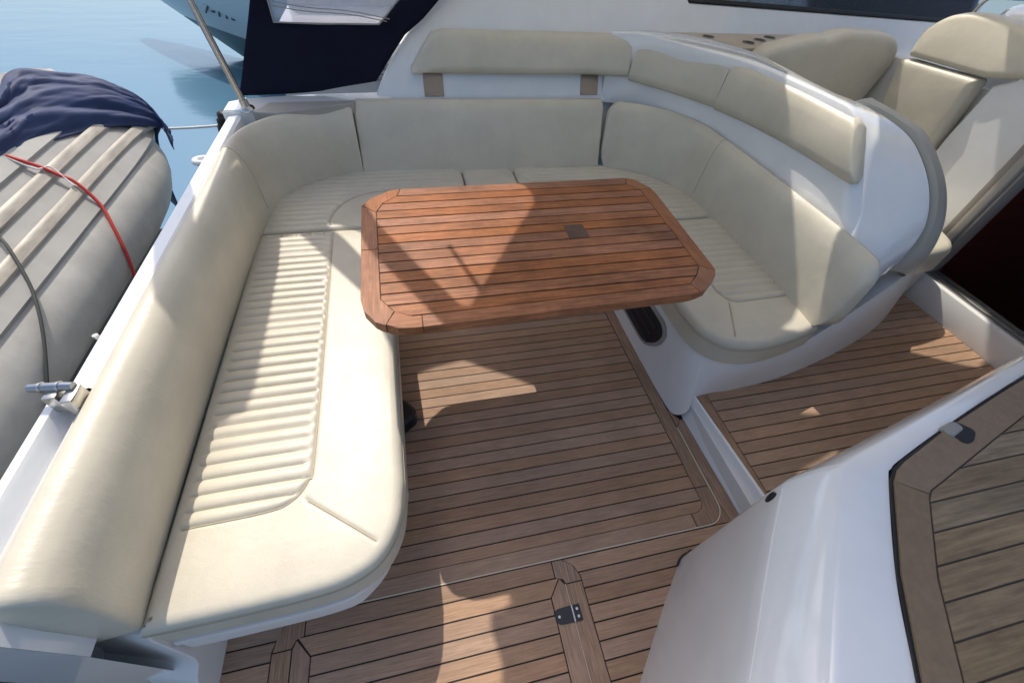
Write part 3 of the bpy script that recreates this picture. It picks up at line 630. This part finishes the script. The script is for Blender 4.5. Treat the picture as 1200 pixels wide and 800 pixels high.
cushion('upper_panel', roundpoly([(.63, 1.058), (.655, 1.17), (.60, 1.235), (.50, 1.275), (.30, 1.275), (.0, 1.23), (-.1, 1.15), (.215, 1.075)], [.02, .06, .06, .06, .1, .05, .02, .02]), 0, .10, .03, VINYL, fb, xf=lambda a, b, h: (1.80-h+(b-1.05)*.25, a, b))
cushion('lower_panel', roundpoly([(.66, 1.045), (.225, 1.065), (.21, .80), (.20, .5), (.60, .5), (.60, .80)], [.03, .02, .05, .0, 0, .05]), 0, .09, .03, VINYL, fb, xf=lambda a, b, h: (1.79-h, a, b))
bh = empty('cabin_bulkhead', 'white cabin bulkhead left of the dark companionway', 'bulkhead')
prism('bulkhead_panel', [(-.13, -.2), (.19, -.2), (.19, .82), (.17, 1.05), (.10, 1.10), (-.13, 1.5)], 0, .06, GEL, bh, .01, xf=lambda a, b, h: (1.80-h, a, b))
prism('bulkhead_lining', [(-.10, -.3), (.95, -.3), (.95, 1.02), (-.10, 1.02)], 0, .03, GELM, bh, .003, xf=lambda a, b, h: (1.845-h, a, b))
for k, (y0, y1, x0, m_) in enumerate(((-.165, -.13, 1.715, JAMB), (-.205, -.167, 1.70, SHADEP), (-.222, -.206, 1.72, JAMB))):
    box('door_jamb', (x0, y0, .25), (1.81, y1, 1.6), m_, bh, .006)
cb = empty('companionway', 'dark companionway opening down into a mahogany cabin', 'doorway')
iv = [(1.82, -.20, -.9), (3.4, -.20, -.9), (3.4, -2.0, -.9), (1.82, -2.0, -.9), (1.82, -.20, 1.6), (3.4, -.20, 1.6), (3.4, -2.0, 1.6), (1.82, -2.0, 1.6)]
link('cabin_interior', meshd('cabin_interior', iv, [(0, 1, 2, 3), (4, 5, 6, 7), (0, 1, 5, 4), (1, 2, 6, 5), (2, 3, 7, 6)]), MAHOG, cb)
for k in range(3): box('cabin_step', (1.83+.28*k, -.9, -.15-.28*k), (2.13+.28*k, -.24, -.11-.28*k), MAHOG, cb, .005)
si = empty('door_sill', 'white raised door sill with metal track at the cabin entrance', 'sill')
box('sill_body', (1.70, -1.3, .08), (1.815, -.18, .262), GELM, si, .012)
for k in range(3): box('sill_track', (1.725+.028*k, -1.3, .262), (1.737+.028*k, -.19, .272+.004*k), ALU, si, .002)

# ------------------------------------------------------------------ starboard console with teak top
cn = empty('console', 'white rounded starboard console with weathered teak top in the near right corner', 'console')
plan = spline([(-.75, -1.86), (-.60, -1.68), (-.452, -1.52), (-.304, -1.363), (-.19, -1.25), (-.155, -1.225), (-.10, -1.213), (.10, -1.172), (.40, -1.107), (.85, -1.01), (1.45, -.885), (1.75, -.82)], 7)
inp = spline([(-.50, -1.93), (-.36, -1.755), (-.245, -1.595), (-.15, -1.46), (-.01, -1.30), (.02, -1.277), (.06, -1.262), (.22, -1.217), (.45, -1.158), (.88, -1.055), (1.46, -.93), (1.75, -.86)], 7)
rows = []
for f, z in ((-.06, .0), (-.03, .25), (.0, .52), (.012, .60), (.03, .634), (.035, .637), (.055, .646), (.14, .676), (.26, .707), (.37, .7265), (.41, .7320), (.45, .7355), (.50, .7375), (.70, .7415), (.9, .743), (1.0, .742), (1.02, .70)):
    rows.append([(a[0]*(1-f)+b[0]*f, a[1]*(1-f)+b[1]*f, z) for a, b in zip(plan, inp)])
loft('console_shell', rows, GEL, cn, 60)
tube('moulding_seam', [(a[0]*.955+b[0]*.045, a[1]*.955+b[1]*.045, .640) for a, b in zip(plan, inp)][3:30], .0022, GELM, cn, 6)
te = [(-.50, -1.93), (-.36, -1.755), (-.245, -1.595), (-.15, -1.46), (-.012, -1.302), (.02, -1.279), (.06, -1.264), (.22, -1.219), (.45, -1.160), (.88, -1.057), (1.46, -.932), (1.75, -.862)]
ti = [(-.44, -1.95), (-.30, -1.785), (-.178, -1.614), (-.085, -1.482), (.035, -1.352), (.055, -1.338), (.10, -1.326), (.33, -1.262), (.50, -1.216), (.90, -1.118), (1.47, -.995), (1.75, -.93)]
prism('gasket', te + [(1.75, -2.3), (-.5, -2.3)], .715, .7465, BLACK, cn)
def shr(p, q, d): return [tuple(np.array(a, float)+(np.array(b, float)-np.array(a, float))/np.linalg.norm(np.array(b, float)-np.array(a, float))*d) for a, b in zip(p, q)]
teo = shr(te, ti, .006)
prism('border_plank', clean(teo[:5] + [((ti[4][0]+ti[5][0])/2-.001, (ti[4][1]+ti[5][1])/2)] + ti[:5][::-1]), .735, .7525, GTEAKF, cn, .001)
prism('border_plank', clean(teo[4:] + ti[5:][::-1] + [((ti[4][0]+ti[5][0])/2+.001, (ti[4][1]+ti[5][1])/2+.001)]), .735, .7525, GTEAKF, cn, .001)
tj = [(a[0]+.003, a[1]-.002) for a in ti]
planks(tj + [(1.75, -2.25), (-.44, -2.25)], 1, -1.3605+.052*8, -.052, 22, .7525, GTEAK, cn, gap=.003, th=.0045, ch=.0008)
prism('joint_filler', shr(te, ti, .02) + [(1.75, -2.27), (-.46, -2.27)], .7468, .7498, CAULKB, cn)
# catch under the teak edge
tube('base_seal', [(a[0]-(b[0]-a[0])*.07, a[1]-(b[1]-a[1])*.07, .004) for a, b in zip(plan, inp)][28:42], .005, BLACK, cn, 6)
kt = empty('console_catch', 'black and white lid catch set into the weathered teak border', 'catch')
prism('catch_recess', roundpoly([(.225, -1.216), (.27, -1.205), (.30, -1.238), (.262, -1.262), (.235, -1.262)], .015), .745, .7545, BLACK, kt, .001)
prism('catch_tab', roundpoly([(.215, -1.214), (.265, -1.203), (.275, -1.228), (.222, -1.243)], .012), .745, .757, JAMB, kt, .003)
# black drain slots on the aft face
def facept(k, z, h):
    a, b = plan[k], plan[k+1]; t = (b-a)/np.linalg.norm(b-a); n_ = np.array([-t[1], t[0]]); return a, t, n_
aa = np.array((-.155, -1.225)); ta = np.array((-.452, -1.52))-aa; ta /= np.linalg.norm(ta)
for du, z in ((.005, .042), (.036, .600)):
    a, t, n_ = aa, ta, np.array([ta[1], -ta[0]])
    def fx(u, v, h, a=a, t=t, n_=n_): return (a[0]+t[0]*u+n_[0]*h, a[1]+t[1]*u+n_[1]*h, v)
    prism('drain_slot', [(du+.011*math.cos(q*math.pi/8), z+.022*math.sin(q*math.pi/8)) for q in range(16)], -.02, .009, BLACK, cn, .001, xf=fx)

# ------------------------------------------------------------------ dinghy on the swim platform, lying on its side
dg = empty('dinghy', 'grey inflatable dinghy lying tilted on the swim platform, bottom up', 'dinghy')
ys = [-2.2, -1.5, -.8, -.2, .3, .7, 1.0, 1.2, 1.35, 1.47, 1.56, 1.62, 1.66, 1.68]
def tap(y): return 1.0 if y < 1.0 else math.sqrt(max(.01, 1-((y-1.0)/.69)**2))
def lofty(name, sec, m, closed=True):
    K = len(sec(0)); rws = [[(x, y, z) for x, z in sec(y)] for y in ys]; o = loft(name, rws, m, dg, 50, closed)
    bm = bmesh.new(); bm.from_mesh(o.data); bmesh.ops.holes_fill(bm, edges=[e for e in bm.edges if e.is_boundary]); bmesh.ops.recalc_face_normals(bm, faces=bm.faces); bm.to_mesh(o.data); bm.free(); o.data.shade_smooth(); o.data.set_sharp_from_angle(angle=math.radians(50)); return o
def circ(cx, cz, r): return [(cx+r*math.cos(a*math.pi/12), cz+r*math.sin(a*math.pi/12)) for a in range(24)]
lofty('tube', lambda y: circ(-2.565-.04*(1-tap(y)), .215+.10*(1-tap(y)), .20*max(.25, tap(y))), HYP)
lofty('tube', lambda y: circ(-3.02+.10*(1-tap(y)), .50, .20*max(.25, tap(y))), HYP)
def bottom(y):
    t = 1-tap(y); a = (-2.43-.10*t, .385-.02*t); b = (-2.92+.1*t, .776-.1*t)
    return [a, (-2.53, .464-.05*t), (-2.62, .536-.05*t), b, (b[0]-.04, b[1]-.06), (-2.75, .45), (-2.6, .25), (a[0]-.04, a[1]-.1)]
lofty('hull_bottom', bottom, HULLP)
def strake(x0, w_): 
    def f(y):
        z = lambda x: .44-.8*(x+2.5)-.05*(1-tap(y)); x1 = x0-w_
        return [(x0, z(x0)-.01), (x0+.006, z(x0)+.014), (x0-w_*.3, z(x0-w_*.3)+.026), (x0-w_*.7, z(x0-w_*.7)+.026), (x1+.006, z(x1)+.018), (x1, z(x1)-.01)]
    return f
lofty('strake', strake(-2.488, .032), STRAKE); lofty('strake', strake(-2.577, .032), STRAKE)
lofty('bottom_panel', strake(-2.655, .20), HYP)

E_ = [(-2.85, -.6, .72), (-2.80, -.1, .685), (-2.735, .40, .632), (-2.694, .713, .600), (-2.678, .866, .588), (-2.64, 1.096, .560), (-2.568, 1.368, .503), (-2.507, 1.501, .455), (-2.429, 1.619, .392), (-2.35, 1.45, .335)]
T_ = [(-2.95, -.3, .80), (-2.90, .35, .775), (-2.86, .85, .75), (-2.81, 1.12, .725), (-2.84, 1.34, .745), (-2.83, 1.46, .745), (-2.77, 1.60, .70), (-2.66, 1.71, .65), (-2.54, 1.735, .55), (-2.395, 1.60, .40)]
Es, Ts = spline(E_, 14), spline(T_, 14); NU = len(Es); NV = 72; vs = []; fs = []
from mathutils import noise as mn
for v in range(NV+1):
    t = v/NV
    for u in range(NU):
        e, q = Es[u], Ts[u]
        if t <= .6: k = t/.6; pnt = e+(q-e)*k+np.array((.02, 0, .03))*math.sin(math.pi*k)
        else: k = (t-.6)/.4; pnt = q+np.array((-.35*k, .30*k, .03*math.sin(k*2)-.75*k*k))
        uu = u/NU
        wv_ = mn.noise(Vector((uu*2.2+t*1.2, t*9+uu*3.0, 3.1)))*.032 + mn.noise(Vector((uu*4+t*2, t*22-uu*6, 7.7)))*.011 + mn.noise(Vector((uu*3-t*3, t*40-uu*14, 2.2)))*.004 + abs(mn.noise(Vector((uu*3.1-t*2, t*14+uu*7, 1.3))))*-.022
        amp = min(1, t/.06)*.85+.15
        vs.append(pnt+np.array((.45, -.35, .8))*wv_*amp)
for v in range(NV):
    for u in range(NU-1): fs.append((v*NU+u, v*NU+u+1, (v+1)*NU+u+1, (v+1)*NU+u))
cv = link('dinghy_cover', fixn(meshd('dinghy_cover', vs, fs)), TARP, None, 80)
sm_ = cv.modifiers.new('thickness', 'SOLIDIFY'); sm_.thickness = .006; sm_.offset = 1
tag(cv, 'crumpled navy cloth cover draped over the end of the dinghy', 'cover')
so_ = spline([(-2.69, .775, .614), (-2.605, .778, .562), (-2.55, .776, .518), (-2.50, .765, .486), (-2.43, .71, .396), (-2.385, .62, .315), (-2.357, .54, .22), (-2.37, .50, .1)], 6)
tag(tube('strap', so_, .0075, RED, None, 8), 'red webbing strap tied across the upturned dinghy', 'strap')
tag(tube('thin_cord', spline([(-2.69, .765, .612), (-2.605, .755, .560), (-2.575, .80, .545), (-2.50, .74, .482)], 5), .004, ROPE, None, 6), 'thin pale cord lying beside the red strap', 'cord')
tag(tube('thin_cord', spline([(-2.73, .50, .64), (-2.61, .36, .562), (-2.55, .285, .518), (-2.50, .22, .486), (-2.425, .08, .40), (-2.375, -.08, .315), (-2.357, -.26, .2), (-2.37, -.42, .05)], 6), .006, CORD, None, 8), 'dark thin cord hanging over the dinghy tube near the coaming', 'cord')
tag(tube('mooring_line', spline([(-2.415, 1.60, .40), (-2.2, 1.45, .46), (-1.95, 1.25, .545), (-1.80, 1.08, .62)], 5), .007, ROPE, None, 8), 'white line stretched from the dinghy cover to the boat corner', 'rope')
kn = tube('rope_bundle', spline([(-1.83, 1.0, .70), (-1.87, 1.02, .60), (-1.84, .96, .52), (-1.89, .92, .42), (-1.86, .86, .34), (-1.90, .80, .22)], 6), [.018+.014*abs(math.sin(i*1.7)) for i in range(31)], BLACK, None, 8)
tag(kn, 'black rope bundle hanging outside the rear corner', 'rope')
ch = empty('mooring_gear', 'chain and shackles lying in the gap beside the coaming', 'chain')
for i in range(16):
    y = .62-.055*i; a = i*1.1; ctr = Vector((-1.90-.004*i, y, .42-.012*i)); R_ = Matrix.Rotation(a, 3, 'Y') @ Matrix.Rotation(.6, 3, 'Z')
    tube('link', [ctr+R_ @ Vector((.028*math.cos(t*math.pi/5)*.6, .04*math.sin(t*math.pi/5), 0)) for t in range(11)], .007, STEEL, ch, 6)
cl = empty('fairlead', 'white oval fairlead at the outer edge of the coaming', 'fairlead')
bm = bmesh.new()
tube('ring', [(-1.888+.038*math.cos(t*math.pi/10), .69+.028*math.sin(t*math.pi/10), .60) for t in range(21)], .014, GEL, cl, 8)
box('foot', (-1.90, .66, .50), (-1.815, .72, .592), GEL, cl, .01)

# ------------------------------------------------------------------ stanchion, navy curtain
sp = empty('stanchion', 'stainless canopy pole rising from the rear corner of the coaming', 'pole')
d0, d1 = Vector((-1.691, .92, .735)), Vector((-1.746, .90, 1.159)); dd = (d1-d0)/(d1.z-d0.z)
tube('pole', [d0, d0+dd*.7, d0+dd*1.74], .0145, STEEL, sp, 16)
tube('pole_foot', [d0, d0+dd*.012, d0+dd*.02, d0+dd*.05], [.036, .034, .021, .019], STEEL, sp, 18)
cu = empty('canopy_curtain', 'navy canvas side curtain with clear vinyl window at the far rear', 'curtain')
def cy(x, z): return 1.115 + .10*max(0, z-.75) + .006*math.sin(x*14+z*9) + .004*math.sin(z*31-x*8)
def curtain(name, poly, m, h, d=.03):
    o = resample(ccw(poly), d); nb = len(o); P = np.array(o); lo, hi = P.min(0), P.max(0)
    G_ = np.array([(a, b) for a in np.arange(lo[0], hi[0], d) for b in np.arange(lo[1], hi[1], d)]); G_ = G_[inside(G_, P)]; G_ = G_[dist_poly(G_, np.vstack([P, P[:1]])) > d*.4]
    PP = np.vstack([P, G_]); v2, e2, f2, *_ = delaunay_2d_cdt([Vector(map(float, q)) for q in PP], [], [list(range(nb))], 1, 1e-5)
    me = meshd(name, [(v.x, cy(v.x, v.y)+h, v.y) for v in v2], [tuple(f) for f in f2]); o = link(name, me, m, cu, 80)
    k = o.modifiers.new('thickness', 'SOLIDIFY'); k.thickness = .004; return o
wl, wr, wb = -1.505, -1.02, 1.042
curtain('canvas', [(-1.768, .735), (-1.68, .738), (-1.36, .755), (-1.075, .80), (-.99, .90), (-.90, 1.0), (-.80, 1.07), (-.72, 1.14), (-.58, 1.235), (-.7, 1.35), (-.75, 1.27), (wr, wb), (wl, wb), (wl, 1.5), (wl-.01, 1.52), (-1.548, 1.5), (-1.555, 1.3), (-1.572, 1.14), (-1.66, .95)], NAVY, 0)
curtain('window', [(wl-.01, wb-.012), (wr+.008, wb-.012), (-.745, 1.282), (-.70, 1.6), (wl-.01, 1.6)], VFILM, .004, .05)
tube('window_hem', [(wl, cy(wl, 1.5)-.004, 1.5), (wl, cy(wl, 1.2)-.004, 1.2), (wl, cy(wl, wb)-.004, wb), (-1.3, cy(-1.3, wb)-.004, wb), (wr, cy(wr, wb)-.004, wb), (-.75, cy(-.75, 1.27)-.004, 1.275)], .004, SHADEP, cu, 6)

for a, b in (((-1.50, 1.105), (-.98, 1.058)), ((-1.50, 1.122), (-.965, 1.068))):
    tube('crease', [(a[0]+(b[0]-a[0])*t/8, cy(a[0]+(b[0]-a[0])*t/8, a[1]+(b[1]-a[1])*t/8)-.001, a[1]+(b[1]-a[1])*t/8-.006*math.sin(t*.9)) for t in range(9)], .0022, SHADEP, cu, 5)
# ------------------------------------------------------------------ neighbouring boats
nb = empty('moored_boat', 'grey boat bow with teal bottom paint and dark registration letters', 'boat')
t0, td, tn = Vector((-2.4, 6.4, 0)), Vector((-.743, .669, 0)), Vector((-.669, -.743, 0))
def hullpt(t, z):   # side of the hull facing us
    stem = 1.32+(min(z, .06)+.7)*3.45+max(0, z-.06)*.5; b = .55*max(0, 1-math.exp(-(stem-t)/2.2))*(1 if t < stem else 0); q = t0+td*min(t, stem)+tn*b*(.55+.45*(z+.7)); return (q.x, q.y, z)
zz = [-.75, -.6, -.45, -.31, -.30, -.1, .06, .2, .32, .45]
def hull(name, zs_, m, h=0):
    rws = []
    for z in zs_:
        stem = 1.32+(min(z, .06)+.7)*3.45+max(0, z-.06)*.5; rws.append([tuple(Vector(hullpt(stem-(stem+4)*(i/20)**1.5, z))+tn*h) for i in range(21)] )
    o = loft(name, rws, m, nb, 60); return o
hull('hull_bottom', zz[:4], TEAL); hull('topsides', zz[4:], HULLN)
def hullfar(name, zs_, m):
    rws = []
    for z in zs_:
        stem = 1.32+(min(z, .06)+.7)*3.45+max(0, z-.06)*.5; r_w = []
        for i in range(21):
            t = stem-(stem+4)*(i/20)**1.5; b = .55*max(0, 1-math.exp(-(stem-t)/2.2)); q = t0+td*t-tn*b*(.55+.45*(z+.7)); r_w.append((q.x, q.y, z))
        rws.append(r_w)
    loft(name, rws, m, nb, 60)
hullfar('hull_bottom', zz[:4], TEAL); hullfar('topsides', zz[4:], HULLN)
fc = bpy.data.curves.new('lettering', 'FONT'); fc.body = '7-1156'; fc.size = .19; fc.offset = .004; fc.shear = .4; fc.space_character = 1.25; fc.extrude = .004; fc.materials.append(INK)
tmp_ = bpy.data.objects.new('lettering_text', fc); C.objects.link(tmp_); bpy.context.view_layer.update()
lm_ = bpy.data.meshes.new_from_object(tmp_.evaluated_get(bpy.context.evaluated_depsgraph_get())); bpy.data.objects.remove(tmp_)
lm_.name = 'lettering'; fo = bpy.data.objects.new('lettering', lm_); C.objects.link(fo); fo.parent = nb
fo.matrix_world = Matrix.Translation(Vector(hullpt(1.45, -.06))+tn*.05) @ Matrix((-td*1.35, Vector((0, 0, 1)), tn)).transposed().to_4x4()
wb_ = empty('white_boat', 'white motor boat moored alongside, seen through the curtain window', 'boat')
loft('hull', [[(x, y, z) for x in (-1.72, -1.3, 0, 5)] for y, z in ((1.95, -.75), (1.90, .2), (1.88, .72), (1.93, .78), (2.05, .80), (2.8, .82), (2.82, 1.02), (3.0, 1.5), (4.6, 1.6))], GEL, wb_, 30)
loft('transom', [[(-1.72, 1.95, -.75), (-1.72, 1.88, .72), (-1.72, 2.05, .80), (-1.72, 4.6, .82)], [(-1.72, 4.6, -.75)]*4], GEL, wb_, 30)
for z in (.66, .60): tube('rub_strake', [(-1.72, 1.876, z), (5, 1.876, z)], .02, SHADEP, wb_, 8)
for x in (.9, 1.15, 1.55, 1.9, 2.3): tube('rail_post', [(x, 1.95, .8), (x+.16, 2.0, 1.45)], .013, ROPE, wb_, 8)
tube('guard_rail', [(.3, 1.97, 1.42), (5, 1.97, 1.42)], .014, STEEL, wb_, 8)
tube('guard_rail', [(.3, 1.97, 1.20), (5, 1.97, 1.12)], .005, STEEL, wb_, 6)
for x0, x1 in ((.55, 1.75), (1.85, 3.4)): prism('cabin_window', [(x0, 1.08), (x1, 1.08), (x1, 1.44), (x0+.1, 1.44)], 0, .01, DARK, wb_, .003, xf=lambda a, b, h: (a, 2.82+(b-1.02)*.375-h-.004, b))
hd = empty('helm_dash', 'pale white rounded helm top in the upper right corner', 'dashboard')
cushion('dash_shell', roundpoly([(1.95, -.1), (1.95, .30), (2.05, .62), (2.6, .75), (3.6, .7), (3.6, -.1)], [.05, .1, .2, .2, .1, .1]), .9, 1.30, .08, GEL, hd, crown=.04, pil=.3)
tube('grab_rail', spline([(1.86, .56, 1.20), (1.85, .55, 1.28), (1.87, .53, 1.33), (1.95, .5, 1.36)], 5), .010, STEEL, hd, 10)

# ------------------------------------------------------------------ sun blocker added overhead (above the frame): openings cut to cast the sun patches
H = 2.2
def rp(l): return [(u-.025-.15*H, v+.7*H) for u, v in l]   # shadow edges on the boat, carried back along the sun's rays to the canopy
left_edge = [(-1.62, .9), (-1.60, .02), (-1.51, -.045), (-1.455, -.005), (-1.405, .035), (-1.257, -.206), (-1.101, -.445), (-.972, -.842), (-.865, -1.038), (-.777, -1.204), (-.768, -1.235), (-.80, -1.252), (-.836, -1.248), (-.849, -1.285), (-.839, -1.331), (-.829, -1.387), (-.845, -1.45), (-.85, -1.66), (-.66, -1.72), (-.56, -1.85), (-.54, -2.3)]
outer = [(-1.50, 1.3)] + left_edge + [(2.6, -2.3), (2.6, 1.3)]
h1 = [(-1.285, .10), (-1.19, .06), (-1.06, -.06), (-1.015, -.252), (-.906, -.223), (-.789, -.203), (-.58, -.34), (-.375, -.49), (-.362, -.55), (-.365, -.62), (-.48, -.80), (-.65, -1.085), (-.69, -1.15), (-.715, -1.145), (-.83, -.93), (-.941, -.70), (-1.05, -.37), (-1.105, -.215), (-1.20, -.04)]
h2 = [(.99, -.20), (.97, -.357), (.884, -.446), (.855, -.51), (.74, -.681), (.685, -.777), (.60, -.85), (.515, -.888), (.66, -.925), (.85, -.90), (1.0, -.86), (1.055, -.80), (1.062, -.70), (1.03, -.45), (1.06, -.22)]
h3 = [(1.40, -.10), (1.38, -.681), (1.558, -.788), (1.661, -.837), (1.75, -.80), (1.881, -.652), (1.962, -.589), (1.98, -.30), (1.9, -.10)]
h4 = [(.40, -1.14), (.50, -1.118), (.63, -1.083), (.60, -1.125), (.44, -1.20), (.36, -1.20)]
cp = empty('canopy', 'unseen white canvas sheet added overhead, its openings cut to cast the sun patches', 'canopy')
vsr, loops = [], []
for l in (outer, h1, h2, h3, h4):
    b = len(vsr); pts = rp(l); vsr += [Vector(q) for q in pts]; loops.append(list(range(b, len(vsr))))
ed = [(l[i-1], l[i]) for l in loops for i in range(len(l))]
v2, e2, f2, *_ = delaunay_2d_cdt(vsr, ed, [], 0, 1e-6)
cen = np.array([np.mean([(v2[i].x, v2[i].y) for i in f], axis=0) for f in f2]); keep = inside(cen, rp(outer)) & ~inside(cen, rp(h1)) & ~inside(cen, rp(h2)) & ~inside(cen, rp(h3)) & ~inside(cen, rp(h4))
ro = link('sun_blocker_sheet', meshd('sun_blocker_sheet', [(v.x, v.y, H) for v in v2], [tuple(f) for f, k in zip(f2, keep) if k]), BLOCKER, cp)
k = ro.modifiers.new('thickness', 'SOLIDIFY'); k.thickness = .006; k.offset = 1
tube('shadow_strut', [(a, b, H-.015) for a, b in rp([(-.715, -.865), (-.63, -1.16)])], .008, STEEL, cp, 8)  # unseen strut of the added blocker, placed by its shadow line
rc = tube('shadow_roll', [d0+dd*(z-.735)+Vector((.052, 0, 0)) for z in (1.26, 1.35, 1.6, 2.0, 2.4, 2.52)], [.012, .030, .042, .044, .042, .030], NAVY, None, 12)  # unseen roll added to shade the left edge of the seat
tag(rc, 'unseen navy roll added against the rear canopy pole to shade the seat edge', 'curtain')
rc = tube('shadow_roll', [(-1.94, .73, 1.36), (-1.925, .725, 1.6), (-1.905, .72, 2.0), (-1.89, .715, 2.36)], [.05, .065, .06, .045], NAVY, None, 12)  # unseen roll added to cast the shadow band over coaming and backrest
tag(rc, 'unseen navy roll added outboard of the rear canopy pole to shade the coaming', 'curtain')
